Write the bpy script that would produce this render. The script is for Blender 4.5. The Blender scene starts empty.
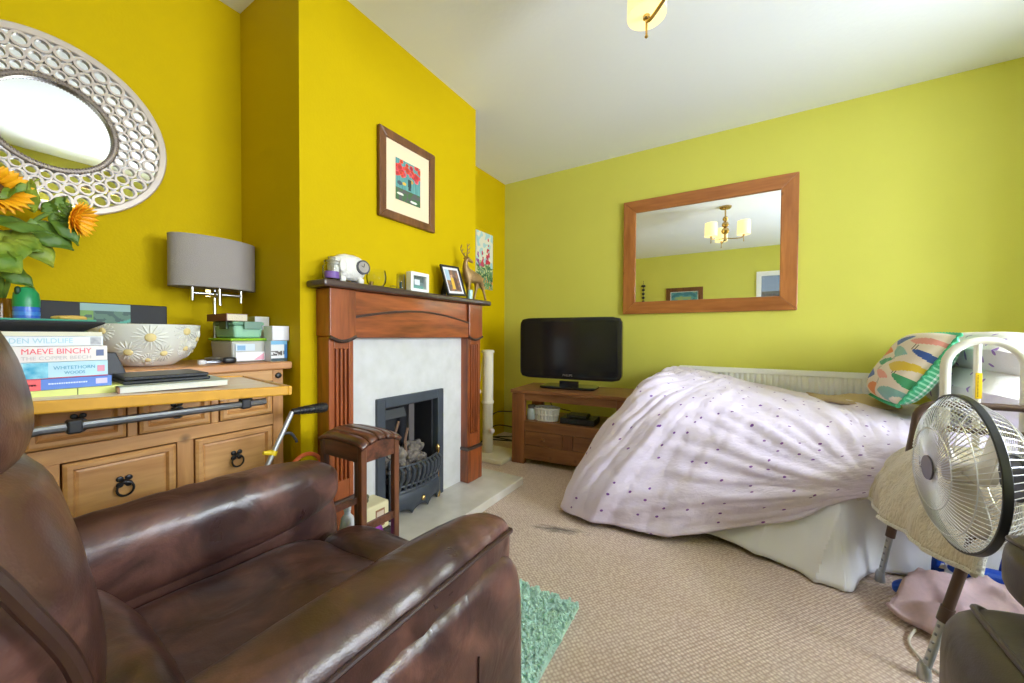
import bpy, math, random
import numpy as np
from mathutils import Vector, Matrix, noise
random.seed(7)
PI = math.pi
sc = bpy.context.scene
COL = sc.collection

# ------------------------------------------------------------------ helpers
def S(r, g, b):
    f = lambda c: (c/255/12.92) if c/255 <= .04045 else ((c/255+.055)/1.055)**2.4
    return (f(r), f(g), f(b))

class MB:
    """collects geometry; build() links it as ONE mesh object"""
    def __init__(s):
        s.v, s.f = [], []
    def add(s, v, f):
        n = len(s.v); s.v += [tuple(p) for p in v]; s.f += [tuple(i+n for i in q) for q in f]; return s
    def box(s, x0, x1, y0, y1, z0, z1, rot=None, piv=None):
        v = [Vector((x, y, z)) for z in (z0, z1) for y in (y0, y1) for x in (x0, x1)]
        if rot is not None:
            c = Vector(piv) if piv else Vector(((x0+x1)/2, (y0+y1)/2, (z0+z1)/2))
            v = [rot @ (p-c)+c for p in v]
        return s.add(v, [(0, 2, 3, 1), (4, 5, 7, 6), (0, 1, 5, 4), (2, 6, 7, 3), (0, 4, 6, 2), (1, 3, 7, 5)])
    def tube(s, pts, r, n=8, closed=False, caps=True):
        pts = [Vector(p) for p in pts]; m = len(pts)
        rs = r if isinstance(r, (list, tuple)) else [r]*m
        rings = []; up = None
        for i, p in enumerate(pts):
            a = pts[(i-1) % m] if (closed or i) else p
            b = pts[(i+1) % m] if (closed or i < m-1) else p
            t = (b-a).normalized()
            if up is None:
                up = t.orthogonal().normalized()
            else:
                up = up-t*up.dot(t)
                up = up.normalized() if up.length > 1e-6 else t.orthogonal().normalized()
            w = t.cross(up)
            rings.append([p+(up*math.cos(2*PI*k/n)+w*math.sin(2*PI*k/n))*rs[i] for k in range(n)])
        v = [q for R in rings for q in R]; f = []
        for i in range(m if closed else m-1):
            j = (i+1) % m
            for k in range(n):
                l = (k+1) % n
                f.append((i*n+k, i*n+l, j*n+l, j*n+k))
        if caps and not closed:
            f.append(tuple(range(n-1, -1, -1))); f.append(tuple((m-1)*n+k for k in range(n)))
        return s.add(v, f)
    def cyl(s, a, b, r, r2=None, n=16):
        return s.tube([a, b], [r, r if r2 is None else r2], n)
    def lathe(s, prof, c=(0, 0, 0), n=24, rot=None, sx=1, sy=1):
        c = Vector(c); v = []
        for (r, z) in prof:
            for k in range(n):
                a = 2*PI*k/n
                p = Vector((r*math.cos(a)*sx, r*math.sin(a)*sy, z))
                v.append((rot @ p if rot is not None else p)+c)
        f = []
        for i in range(len(prof)-1):
            for k in range(n):
                l = (k+1) % n
                f.append((i*n+k, i*n+l, (i+1)*n+l, (i+1)*n+k))
        if prof[0][0] > 1e-5: f.append(tuple(range(n-1, -1, -1)))
        if prof[-1][0] > 1e-5: f.append(tuple((len(prof)-1)*n+k for k in range(n)))
        return s.add(v, f)
    def sup(s, c, h, p=4, rot=None, n=14, warp=None):
        """super-ellipsoid: a puffy rounded block"""
        c = Vector(c); v = []; f = []; idx = {}
        def vid(q):
            key = (round(q[0], 5), round(q[1], 5), round(q[2], 5))
            if key not in idx:
                x, y, z = q
                L = (abs(x)**p+abs(y)**p+abs(z)**p)**(1/p)
                w = Vector((x/L*h[0], y/L*h[1], z/L*h[2]))
                if warp: w = warp(w)
                if rot is not None: w = rot @ w
                idx[key] = len(v); v.append(w+c)
            return idx[key]
        g = [math.tan((-1+2*i/n)*PI/4) for i in range(n+1)]
        for ax in range(3):
            for sg in (-1, 1):
                for i in range(n):
                    for j in range(n):
                        q = []
                        for (a, b) in ((i, j), (i+1, j), (i+1, j+1), (i, j+1)):
                            t = [0, 0, 0]; t[ax] = sg; t[(ax+1) % 3] = g[a]; t[(ax+2) % 3] = g[b]
                            q.append(vid(t))
                        f.append(tuple(q if sg > 0 else q[::-1]))
        return s.add(v, f)
    def prism(s, poly, axis, a, b):
        """extrude a 2-D polygon along an axis ('x','y','z') from a to b"""
        def P(u, w, t):
            return {'x': (t, u, w), 'y': (u, t, w), 'z': (u, w, t)}[axis]
        n = len(poly)
        v = [P(u, w, a) for u, w in poly]+[P(u, w, b) for u, w in poly]
        f = [tuple(range(n-1, -1, -1)), tuple(range(n, 2*n))]
        f += [(i, (i+1) % n, n+(i+1) % n, n+i) for i in range(n)]
        return s.add(v, f)
    def grid(s, fn, nu, nv, cu=False, cv=False):
        v = [fn(i/nu, j/nv) for i in range(nu+(0 if cu else 1)) for j in range(nv+(0 if cv else 1))]
        W = nv+(0 if cv else 1); H = nu+(0 if cu else 1)
        f = [(i*W+j, ((i+1) % H)*W+j, ((i+1) % H)*W+(j+1) % W, i*W+(j+1) % W) for i in range(nu) for j in range(nv)]
        return s.add(v, f)
    def build(s, name, m, parent=None, smooth=True, bevel=0, seg=2, angle=35, subsurf=0, solid=0, recalc=True):
        me = bpy.data.meshes.new(name)
        v = s.v
        if parent is not None:
            rt = parent
            while rt.parent: rt = rt.parent
            inv = (Matrix.Translation(rt.location) @ rt.rotation_euler.to_matrix().to_4x4()).inverted()
            v = [tuple(inv @ Vector(p)) for p in v]
        me.from_pydata(v, [], s.f)
        if recalc:
            import bmesh
            bm = bmesh.new(); bm.from_mesh(me); bmesh.ops.recalc_face_normals(bm, faces=bm.faces); bm.to_mesh(me); bm.free()
        me.materials.append(m)
        if smooth:
            me.polygons.foreach_set('use_smooth', [True]*len(me.polygons))
            me.set_sharp_from_angle(angle=math.radians(angle))
        me.update()
        o = bpy.data.objects.new(name, me); COL.objects.link(o)
        if parent is not None: o.parent = parent
        if bevel:
            b = o.modifiers.new('b', 'BEVEL'); b.width = bevel; b.segments = seg; b.limit_method = 'ANGLE'; b.angle_limit = math.radians(40)
        if solid:
            b = o.modifiers.new('s', 'SOLIDIFY'); b.thickness = solid; b.offset = 0
        if subsurf:
            b = o.modifiers.new('u', 'SUBSURF'); b.levels = b.render_levels = subsurf
        return o

def tag(o, label=None, cat=None, group=None, kind=None):
    if label: o['label'] = label
    if cat: o['category'] = cat
    if group: o['group'] = group
    if kind: o['kind'] = kind
    return o
def thing(name, label, cat, loc=(0, 0, 0), group=None):
    o = bpy.data.objects.new(name, None); COL.objects.link(o); o.location = loc
    o.empty_display_size = .05
    return tag(o, label, cat, group)
def struct(o):
    o['kind'] = 'structure'; return o
def rotz(a): return Matrix.Rotation(math.radians(a), 3, 'Z')
def rotx(a): return Matrix.Rotation(math.radians(a), 3, 'X')
def roty(a): return Matrix.Rotation(math.radians(a), 3, 'Y')
def cr(pts, n):
    """Catmull-Rom through points, n samples per span"""
    P = [np.array(p, float) for p in pts]; P = [2*P[0]-P[1]]+P+[2*P[-1]-P[-2]]; out = []
    for i in range(1, len(P)-2):
        for k in range(n):
            t = k/n; a, b, c, d = P[i-1:i+3]
            out.append(.5*(2*b+(c-a)*t+(2*a-5*b+4*c-d)*t*t+(3*b-a-3*c+d)*t**3))
    out.append(P[-2]); return [tuple(p) for p in out]
def arc(c, r, a0, a1, n, plane='xz'):
    o = []
    for i in range(n+1):
        a = math.radians(a0+(a1-a0)*i/n); u, w = r*math.cos(a), r*math.sin(a)
        o.append({'xz': (c[0]+u, c[1], c[2]+w), 'yz': (c[0], c[1]+u, c[2]+w), 'xy': (c[0]+u, c[1]+w, c[2])}[plane])
    return o
def set_colors(o, cols):
    """one colour per face (artwork / printed pattern)"""
    me = o.data; a = me.color_attributes.new('paint', 'FLOAT_COLOR', 'CORNER')
    buf = []
    for p in me.polygons:
        c = cols[p.index]
        for _ in p.vertices: buf += [c[0], c[1], c[2], 1]
    a.data.foreach_set('color', buf)
def art(name, org, U, V, nu, nv, fn, m, parent, thick=.002):
    """flat printed sheet: org + u*U + v*V, fn(u,v) gives the printed colour"""
    org, U, V = Vector(org), Vector(U), Vector(V)
    b = MB().grid(lambda u, v: org+U*u+V*v, nu, nv)
    o = b.build(name, m, parent, smooth=False, recalc=False)
    set_colors(o, [fn((i+.5)/nu, (j+.5)/nv) for i in range(nu) for j in range(nv)])
    return o
def lettering(txt, size, org, xdir, ydir, m, parent, name='lettering', align='LEFT', depth=.0006, width=None):
    cu = bpy.data.curves.new('t', 'FONT'); cu.body = txt; cu.size = size; cu.extrude = depth; cu.align_x = align; cu.align_y = 'CENTER'
    t = bpy.data.objects.new('t', cu); COL.objects.link(t)
    bpy.context.view_layer.update()
    me = bpy.data.meshes.new_from_object(t.evaluated_get(bpy.context.evaluated_depsgraph_get()))
    bpy.data.objects.remove(t)
    X = Vector(xdir).normalized(); Y = Vector(ydir).normalized(); Z = X.cross(Y)
    R = Matrix((X, Y, Z)).transposed()
    s = 1
    xs = [v.co.x for v in me.vertices]
    if width and xs: s = width/(max(xs)-min(xs))
    rt = parent
    while rt.parent: rt = rt.parent
    for v in me.vertices:
        v.co = R @ Vector((v.co.x*s, v.co.y, v.co.z))+Vector(org)-rt.location
    me.materials.clear(); me.materials.append(m)
    o = bpy.data.objects.new(name, me); COL.objects.link(o); o.parent = parent
    return o

# ------------------------------------------------------------------ materials
def nmat(name):
    m = bpy.data.materials.new(name); m.use_nodes = True
    nt = m.node_tree; return m, nt, nt.nodes['Principled BSDF']
def N(nt, t, **k):
    n = nt.nodes.new(t)
    for a, b in k.items():
        if a in n.inputs: n.inputs[a].default_value = b
        else: setattr(n, a, b)
    return n
def mat(name, c, rough=.5, metal=0, var=0, vscale=8, bump=0, bscale=60, coord='Object', spec=None, stretch=(1, 1, 1), sheen=0, trans=0, alpha=1, c2=None, emit=0, detail=4):
    m, nt, b = nmat(name)
    b.inputs['Base Color'].default_value = (*c, 1); b.inputs['Roughness'].default_value = rough; b.inputs['Metallic'].default_value = metal
    if spec is not None: b.inputs['Specular IOR Level'].default_value = spec
    if sheen: b.inputs['Sheen Weight'].default_value = sheen
    if trans: b.inputs['Transmission Weight'].default_value = trans
    if alpha < 1: b.inputs['Alpha'].default_value = alpha
    if emit: b.inputs['Emission Color'].default_value = (*c, 1); b.inputs['Emission Strength'].default_value = emit
    L = nt.links
    if var or bump or c2:
        tc = N(nt, 'ShaderNodeTexCoord'); mp = N(nt, 'ShaderNodeMapping'); mp.inputs['Scale'].default_value = stretch
        L.new(tc.outputs[coord], mp.inputs['Vector'])
    if var or c2:
        n = N(nt, 'ShaderNodeTexNoise', Scale=vscale, Detail=detail); L.new(mp.outputs[0], n.inputs['Vector'])
        r = N(nt, 'ShaderNodeValToRGB')
        lo, hi = (c, c2) if c2 else (tuple(x*(1-var) for x in c), tuple(min(1, x*(1+var)) for x in c))
        r.color_ramp.elements[0].position = .3; r.color_ramp.elements[1].position = .7
        r.color_ramp.elements[0].color = (*lo, 1); r.color_ramp.elements[1].color = (*hi, 1)
        L.new(n.outputs['Fac'], r.inputs['Fac']); L.new(r.outputs['Color'], b.inputs['Base Color'])
    if bump:
        n = N(nt, 'ShaderNodeTexNoise', Scale=bscale, Detail=3); L.new(mp.outputs[0], n.inputs['Vector'])
        bp = N(nt, 'ShaderNodeBump', Strength=bump, Distance=.01); L.new(n.outputs['Fac'], bp.inputs['Height']); L.new(bp.outputs[0], b.inputs['Normal'])
    return m
def wood(name, c1, c2, axis='y', rough=.4, scale=9, knots=True, coat=0):
    """grain running along an axis"""
    m, nt, b = nmat(name); L = nt.links
    tc = N(nt, 'ShaderNodeTexCoord'); mp = N(nt, 'ShaderNodeMapping')
    mp.inputs['Scale'].default_value = {'x': (.12, 1, 1), 'y': (1, .12, 1), 'z': (1, 1, .12)}[axis]
    L.new(tc.outputs['Object'], mp.inputs['Vector'])
    n1 = N(nt, 'ShaderNodeTexNoise', Scale=scale, Detail=5, Distortion=1.5); L.new(mp.outputs[0], n1.inputs['Vector'])
    n2 = N(nt, 'ShaderNodeTexNoise', Scale=scale*9, Detail=3); L.new(mp.outputs[0], n2.inputs['Vector'])
    mx = N(nt, 'ShaderNodeMath', operation='MULTIPLY_ADD'); L.new(n2.outputs['Fac'], mx.inputs[0]); mx.inputs[1].default_value = .45; L.new(n1.outputs['Fac'], mx.inputs[2])
    r = N(nt, 'ShaderNodeValToRGB'); r.color_ramp.elements[0].position = .5; r.color_ramp.elements[1].position = .95
    r.color_ramp.elements[0].color = (*c1, 1); r.color_ramp.elements[1].color = (*c2, 1)
    L.new(mx.outputs[0], r.inputs['Fac']); out = r.outputs['Color']
    if knots:
        v = N(nt, 'ShaderNodeTexVoronoi', Scale=4.5); L.new(tc.outputs['Object'], v.inputs['Vector'])
        k = N(nt, 'ShaderNodeMapRange'); k.inputs[1].default_value = .02; k.inputs[2].default_value = .09; k.inputs[3].default_value = .35; k.inputs[4].default_value = 1
        L.new(v.outputs['Distance'], k.inputs[0])
        mm = N(nt, 'ShaderNodeMixRGB', blend_type='MULTIPLY'); mm.inputs[0].default_value = 1
        L.new(out, mm.inputs[1]); L.new(k.outputs[0], mm.inputs[2]); out = mm.outputs[0]
    L.new(out, b.inputs['Base Color']); b.inputs['Roughness'].default_value = rough
    if coat: b.inputs['Coat Weight'].default_value = coat; b.inputs['Coat Roughness'].default_value = .15
    bp = N(nt, 'ShaderNodeBump', Strength=.08, Distance=.005); L.new(n2.outputs['Fac'], bp.inputs['Height']); L.new(bp.outputs[0], b.inputs['Normal'])
    return m
def paint_mat(name, rough=.6, sheen=0, bump=0):
    m, nt, b = nmat(name); a = N(nt, 'ShaderNodeAttribute', attribute_name='paint')
    nt.links.new(a.outputs['Color'], b.inputs['Base Color']); b.inputs['Roughness'].default_value = rough
    if sheen: b.inputs['Sheen Weight'].default_value = sheen
    if bump:
        tc = N(nt, 'ShaderNodeTexCoord'); n = N(nt, 'ShaderNodeTexNoise', Scale=300); nt.links.new(tc.outputs['Object'], n.inputs['Vector'])
        bp = N(nt, 'ShaderNodeBump', Strength=bump, Distance=.004); nt.links.new(n.outputs['Fac'], bp.inputs['Height']); nt.links.new(bp.outputs[0], b.inputs['Normal'])
    return m
def glass(name, c=(1, 1, 1), rough=.02, alpha=None):
    m, nt, b = nmat(name); b.inputs['Base Color'].default_value = (*c, 1); b.inputs['Roughness'].default_value = rough
    if alpha is None: b.inputs['Transmission Weight'].default_value = 1; b.inputs['IOR'].default_value = 1.3
    else: b.inputs['Alpha'].default_value = alpha
    return m

M = {}
M['yellow'] = mat('yellow_paint', (.55, .385, .0), .7, var=.02, vscale=3, bump=.07, bscale=120, spec=.1)
M['green'] = mat('lime_paint', (.62, .60, .105), .6, var=.02, vscale=3, bump=.06, bscale=120, spec=.3)
M['ceiling'] = mat('ceiling_paint', (.82, .85, .91), .8, bump=.1, bscale=40)
M['white_paint'] = mat('white_gloss', (.82, .82, .80), .3)
M['cagewire'] = mat('bright_wire', (.78, .78, .80), .3, .6)
M['chrome'] = mat('chrome', (.62, .62, .63), .28, 1)
M['steel'] = mat('grey_steel', (.35, .36, .38), .35, 1)
M['black'] = mat('black_plastic', (.015, .015, .017), .35)
M['blackmatte'] = mat('black_matte', (.02, .02, .023), .6, bump=.1)
M['iron'] = mat('cast_iron', (.05, .058, .07), .4, bump=.2, bscale=120)
M['slate'] = mat('blue_black_metal', (.045, .055, .07), .45, var=.15)
M['mahogany'] = wood('mahogany', S(92, 44, 20), S(168, 88, 44), 'z', .3, 7, False, .25)
M['mahogany_y'] = wood('mahogany_long', S(100, 48, 22), S(176, 92, 48), 'y', .3, 7, False, .25)
M['shelfwood'] = wood('dark_shelf_wood', S(48, 34, 28), S(82, 62, 54), 'y', .3, 9, False, .2)
M['pine'] = wood('waxed_pine', S(168, 112, 58), S(218, 168, 106), 'y', .42, 6)
M['pine_z'] = wood('waxed_pine_upright', S(164, 108, 56), S(212, 160, 98), 'z', .42, 6)
M['pine_top'] = wood('waxed_pine_top', S(178, 118, 72), S(222, 166, 112), 'y', .4, 5)
M['oak'] = wood('oak_brown', S(112, 70, 40), S(158, 106, 66), 'x', .4, 6)
M['oak_z'] = wood('oak_brown_upright', S(110, 66, 38), S(154, 98, 60), 'z', .4, 6)
M['mirrorwood'] = wood('orange_pine', S(140, 80, 34), S(186, 118, 62), 'x', .35, 6)
M['mirrorwood_z'] = wood('orange_pine_upright', S(140, 80, 34), S(186, 118, 62), 'z', .35, 6)
M['stoolwood'] = wood('old_dark_wood', S(30, 18, 15), S(122, 72, 50), 'x', .3, 10, False, .3)
M['stoolwood_z'] = wood('old_dark_wood_upright', S(40, 23, 17), S(126, 76, 50), 'z', .3, 10, False, .3)
M['framewood'] = wood('brown_frame_wood', S(84, 50, 24), S(128, 82, 44), 'z', .35, 10, False)
M['beech'] = wood('pale_beech', S(238, 208, 186), S(248, 230, 214), 'y', .35, 10, False)
M['beech_edge'] = mat('amber_edge_lipping', S(216, 158, 52), .3, var=.08, vscale=20)
M['mirror'] = mat('mirror_glass', (.92, .93, .92), .01, 1)
M['marble'] = mat('cream_marble', S(218, 212, 204), .22, c2=S(202, 196, 186), vscale=9, detail=8)
M['marble_panel'] = mat('pale_grey_marble', S(212, 212, 212), .3, c2=S(200, 200, 198), vscale=14, detail=8)
M['lampshade'] = mat('grey_linen', S(158, 150, 146), .85, bump=.3, bscale=400)
M['silver_frame'] = mat('champagne_silver', S(190, 176, 164), .4, .2, var=.05)
M['pewter'] = mat('pewter_bead', S(130, 118, 108), .3, .6)
def thin_glass(name, tint, k):
    m = bpy.data.materials.new(name); m.use_nodes = True; nt = m.node_tree; nt.nodes.clear()
    o = nt.nodes.new('ShaderNodeOutputMaterial'); mx = nt.nodes.new('ShaderNodeMixShader'); tr = nt.nodes.new('ShaderNodeBsdfTransparent'); gl = nt.nodes.new('ShaderNodeBsdfGlossy'); lw = nt.nodes.new('ShaderNodeLayerWeight')
    lw.inputs['Blend'].default_value = k; tr.inputs[0].default_value = (*tint, 1); gl.inputs['Roughness'].default_value = .05
    nt.links.new(lw.outputs['Fresnel'], mx.inputs[0]); nt.links.new(tr.outputs[0], mx.inputs[1]); nt.links.new(gl.outputs[0], mx.inputs[2]); nt.links.new(mx.outputs[0], o.inputs[0])
    return m
M['glass'] = thin_glass('clear_glass', (.965, .975, .97), .10)
M['windowglass'] = glass('window_glass', (1, 1, 1), .0, .08)
M['purplewax'] = mat('purple_wax', S(130, 90, 170), .5)
M['whitestone'] = mat('white_crackle', S(226, 222, 214), .5, var=.06, vscale=40, bump=.5, bscale=80)
M['gold'] = mat('antique_gold', S(150, 118, 74), .4, .35, var=.2, vscale=30, bump=.3, bscale=120)
M['white'] = mat('white_plastic', (.80, .80, .79), .4)
M['whitemetal'] = mat('white_enamel', (.84, .81, .76), .3)
M['browntube'] = mat('brown_enamel_tube', S(92, 72, 64), .35, .2)
M['greytip'] = mat('grey_metal_leg', S(190, 192, 194), .35, .6)
M['rubber'] = mat('grey_rubber', S(90, 90, 92), .8)
M['fleece'] = mat('beige_fleece', S(216, 204, 186), .95, var=.10, vscale=60, bump=.9, bscale=130, sheen=.4, stretch=(1, 1, .35))
M['fleecetrim'] = mat('white_fleece', S(228, 224, 216), .95, bump=1, bscale=140, sheen=.4)
M['pinkcloth'] = mat('pink_towel', S(246, 212, 220), .95, var=.06, vscale=60, bump=1, bscale=420, sheen=.3)
M['blue'] = mat('royal_blue_strap', S(10, 74, 190), .6, bump=.3, bscale=200)
M['rug'] = mat('aqua_chenille', S(192, 228, 218), .95, var=.12, vscale=30, sheen=.3)
M['sisal'] = mat('cream_plush', S(232, 222, 196), .95, bump=.8, bscale=200, sheen=.3)
M['rope'] = mat('cream_sisal_rope', S(222, 210, 180), .9, bump=.8, bscale=300, stretch=(1, 1, 8))
M['tvframe'] = mat('gloss_black', (.012, .012, .014), .12)
M['screen'] = mat('dark_screen', (.010, .011, .013), .16, spec=.6)
M['radiator'] = mat('radiator_white', (.83, .82, .79), .35)
M['cable'] = mat('black_cable', (.01, .01, .01), .5)
M['purplefl'] = mat('purple_print', S(150, 110, 180), .9)
M['sheet'] = mat('white_sheet', (.86, .86, .92), .85, bump=.25, bscale=9)
M['beigeblanket'] = mat('sand_blanket', S(200, 176, 140), .95, bump=.8, bscale=150)
M['leaf'] = mat('sunflower_leaf', S(84, 124, 30), .5, c2=S(164, 172, 60), vscale=14)
M['leafdark'] = mat('sunflower_leaf_dark', S(62, 100, 30), .5, c2=S(112, 140, 48), vscale=14)
M['stem'] = mat('sunflower_stem', S(96, 124, 44), .5)
M['petal'] = mat('orange_petal', S(246, 164, 10), .5, c2=S(250, 190, 30), vscale=30)
M['seed'] = mat('brown_seed_disc', S(96, 60, 16), .9, bump=1, bscale=200)
M['amber'] = mat('amber_glass', S(160, 110, 20), .1, trans=.3)
M['paint'] = paint_mat('printed')
M['paintfab'] = paint_mat('printed_fabric', .9, .2, .2)
M['coal'] = mat('grey_coal', S(74, 70, 68), .9, c2=S(150, 138, 126), vscale=18, bump=1, bscale=60)
M['brass'] = mat('brass', S(200, 170, 110), .25, 1)
M['fruitpot'] = mat('green_lid', S(60, 110, 80), .4)

def c_(r, g, b, n=None, rough=.5, **k):
    key = f'c{r}_{g}_{b}_{rough}'
    if key not in M: M[key] = mat(n or key, S(r, g, b), rough, **k)
    return M[key]

# leather: brown with mottled wear
def leather(name, c1, c2, rough):
    m, nt, b = nmat(name); L = nt.links
    tc = N(nt, 'ShaderNodeTexCoord'); n = N(nt, 'ShaderNodeTexNoise', Scale=7, Detail=5, Roughness=.6, Distortion=.8); L.new(tc.outputs['Object'], n.inputs['Vector'])
    r = N(nt, 'ShaderNodeValToRGB'); r.color_ramp.elements[0].position = .42; r.color_ramp.elements[1].position = .68
    r.color_ramp.elements[0].color = (*c1, 1); r.color_ramp.elements[1].color = (*c2, 1); e = r.color_ramp.elements.new(.54); e.color = (*[.62*a+.38*q for a, q in zip(c1, c2)], 1); L.new(n.outputs['Fac'], r.inputs['Fac']); L.new(r.outputs[0], b.inputs['Base Color'])
    rr = N(nt, 'ShaderNodeMapRange'); rr.inputs[3].default_value = rough-.07; rr.inputs[4].default_value = rough+.1; L.new(n.outputs['Fac'], rr.inputs[0]); L.new(rr.outputs[0], b.inputs['Roughness'])
    n2 = N(nt, 'ShaderNodeTexNoise', Scale=11, Detail=2, Distortion=1.2); L.new(tc.outputs['Object'], n2.inputs['Vector'])
    v = N(nt, 'ShaderNodeTexVoronoi', Scale=350); L.new(tc.outputs['Object'], v.inputs['Vector'])
    b1 = N(nt, 'ShaderNodeBump', Strength=.22, Distance=.015); L.new(n2.outputs['Fac'], b1.inputs['Height'])
    b2 = N(nt, 'ShaderNodeBump', Strength=.08, Distance=.002); L.new(v.outputs['Distance'], b2.inputs['Height']); L.new(b1.outputs[0], b2.inputs['Normal']); L.new(b2.outputs[0], b.inputs['Normal'])
    b.inputs['Specular IOR Level'].default_value = .6
    return m
M['leather'] = leather('brown_leather', S(58, 36, 34), S(112, 74, 64), .29)
M['leather2'] = leather('grey_brown_leather', S(66, 56, 47), S(86, 74, 60), .4)
M['piping'] = mat('brown_piping', S(52, 28, 22), .35)
M['piping2'] = mat('grey_brown_piping', S(70, 56, 46), .4)

# carpet: small looped rib pattern, a few dark marks
def carpet():
    m, nt, b = nmat('beige_carpet'); L = nt.links
    tc = N(nt, 'ShaderNodeTexCoord'); mp = N(nt, 'ShaderNodeMapping'); mp.inputs['Rotation'].default_value = (0, 0, math.radians(38)); L.new(tc.outputs['Object'], mp.inputs['Vector'])
    br = N(nt, 'ShaderNodeTexVoronoi', Scale=85); br.inputs['Randomness'].default_value = .35; L.new(mp.outputs[0], br.inputs['Vector'])
    w = N(nt, 'ShaderNodeTexWave', Scale=26, Distortion=.6, bands_direction='X'); L.new(mp.outputs[0], w.inputs['Vector'])
    big = N(nt, 'ShaderNodeTexNoise', Scale=2.2, Detail=5); L.new(tc.outputs['Object'], big.inputs['Vector'])
    fine = N(nt, 'ShaderNodeTexNoise', Scale=140, Detail=2); L.new(tc.outputs['Object'], fine.inputs['Vector'])
    r = N(nt, 'ShaderNodeValToRGB'); r.color_ramp.elements[0].position = .1; r.color_ramp.elements[1].position = .6
    r.color_ramp.elements[0].color = (*S(254, 240, 230), 1); r.color_ramp.elements[1].color = (*S(208, 184, 172), 1); L.new(br.outputs['Distance'], r.inputs['Fac'])
    r2 = N(nt, 'ShaderNodeValToRGB'); r2.color_ramp.elements[0].position = .3; r2.color_ramp.elements[1].position = .75
    r2.color_ramp.elements[0].color = (.86, .80, .74, 1); r2.color_ramp.elements[1].color = (1.0, 1.0, 1.0, 1); L.new(big.outputs['Fac'], r2.inputs['Fac'])
    mm = N(nt, 'ShaderNodeMixRGB', blend_type='MULTIPLY'); mm.inputs[0].default_value = 1; L.new(r.outputs[0], mm.inputs[1]); L.new(r2.outputs[0], mm.inputs[2])
    m3 = N(nt, 'ShaderNodeMixRGB', blend_type='MULTIPLY'); m3.inputs[0].default_value = .2; L.new(mm.outputs[0], m3.inputs[1]); L.new(fine.outputs['Fac'], m3.inputs[2])
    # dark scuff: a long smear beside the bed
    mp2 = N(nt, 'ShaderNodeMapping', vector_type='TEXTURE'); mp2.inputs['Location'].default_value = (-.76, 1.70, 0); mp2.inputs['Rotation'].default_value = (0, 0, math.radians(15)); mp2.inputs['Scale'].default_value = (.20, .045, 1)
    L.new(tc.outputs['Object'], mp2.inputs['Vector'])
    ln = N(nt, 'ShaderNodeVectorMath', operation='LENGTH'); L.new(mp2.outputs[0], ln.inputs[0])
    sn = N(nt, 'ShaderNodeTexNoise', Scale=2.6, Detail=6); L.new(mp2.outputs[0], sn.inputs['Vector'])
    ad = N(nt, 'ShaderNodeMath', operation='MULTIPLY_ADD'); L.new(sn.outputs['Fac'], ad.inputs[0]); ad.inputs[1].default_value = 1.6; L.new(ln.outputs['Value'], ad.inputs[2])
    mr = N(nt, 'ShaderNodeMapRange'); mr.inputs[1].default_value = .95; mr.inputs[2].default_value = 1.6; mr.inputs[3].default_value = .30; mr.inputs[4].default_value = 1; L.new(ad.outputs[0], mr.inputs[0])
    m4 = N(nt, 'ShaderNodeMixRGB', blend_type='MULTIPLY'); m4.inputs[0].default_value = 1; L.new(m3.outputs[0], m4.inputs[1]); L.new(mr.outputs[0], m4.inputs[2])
    L.new(m4.outputs[0], b.inputs['Base Color']); b.inputs['Roughness'].default_value = .95
    a2 = N(nt, 'ShaderNodeMath', operation='MULTIPLY_ADD'); L.new(w.outputs['Fac'], a2.inputs[0]); a2.inputs[1].default_value = .22; L.new(br.outputs['Distance'], a2.inputs[2])
    bp = N(nt, 'ShaderNodeBump', Strength=.6, Distance=.005); bp.invert = True; L.new(a2.outputs[0], bp.inputs['Height']); L.new(bp.outputs[0], b.inputs['Normal'])
    return m
M['carpet'] = carpet()

# printed cotton: scattered little flowers in UV space (metres)
def floral(name, base, dot, scale, size, keep, rough=.85):
    m, nt, b = nmat(name); L = nt.links
    uv = N(nt, 'ShaderNodeUVMap', uv_map='UVMap')
    ns = N(nt, 'ShaderNodeTexNoise', Scale=scale*4); L.new(uv.outputs[0], ns.inputs['Vector'])
    v = N(nt, 'ShaderNodeTexVoronoi', Scale=scale, voronoi_dimensions='2D'); L.new(uv.outputs[0], v.inputs['Vector'])
    ad = N(nt, 'ShaderNodeMath', operation='MULTIPLY_ADD'); L.new(ns.outputs['Fac'], ad.inputs[0]); ad.inputs[1].default_value = size*.9; L.new(v.outputs['Distance'], ad.inputs[2])
    lt = N(nt, 'ShaderNodeMath', operation='LESS_THAN'); L.new(ad.outputs[0], lt.inputs[0]); lt.inputs[1].default_value = size*1.25
    sp = N(nt, 'ShaderNodeSeparateColor'); L.new(v.outputs['Color'], sp.inputs[0])
    l2 = N(nt, 'ShaderNodeMath', operation='LESS_THAN'); L.new(sp.outputs[0], l2.inputs[0]); l2.inputs[1].default_value = keep
    mu = N(nt, 'ShaderNodeMath', operation='MULTIPLY'); L.new(lt.outputs[0], mu.inputs[0]); L.new(l2.outputs[0], mu.inputs[1])
    mx = N(nt, 'ShaderNodeMixRGB'); L.new(mu.outputs[0], mx.inputs[0]); mx.inputs[1].default_value = (*base, 1); mx.inputs[2].default_value = (*dot, 1)
    L.new(mx.outputs[0], b.inputs['Base Color']); b.inputs['Roughness'].default_value = rough; b.inputs['Sheen Weight'].default_value = .15
    wv = N(nt, 'ShaderNodeTexNoise', Scale=9, Detail=6); L.new(uv.outputs[0], wv.inputs['Vector'])
    bp = N(nt, 'ShaderNodeBump', Strength=.55, Distance=.03); L.new(wv.outputs['Fac'], bp.inputs['Height']); L.new(bp.outputs[0], b.inputs['Normal'])
    return m
M['duvet'] = floral('lilac_sprigged_cotton', S(226, 214, 240), S(120, 66, 160), 13, .10, .42)
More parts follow.
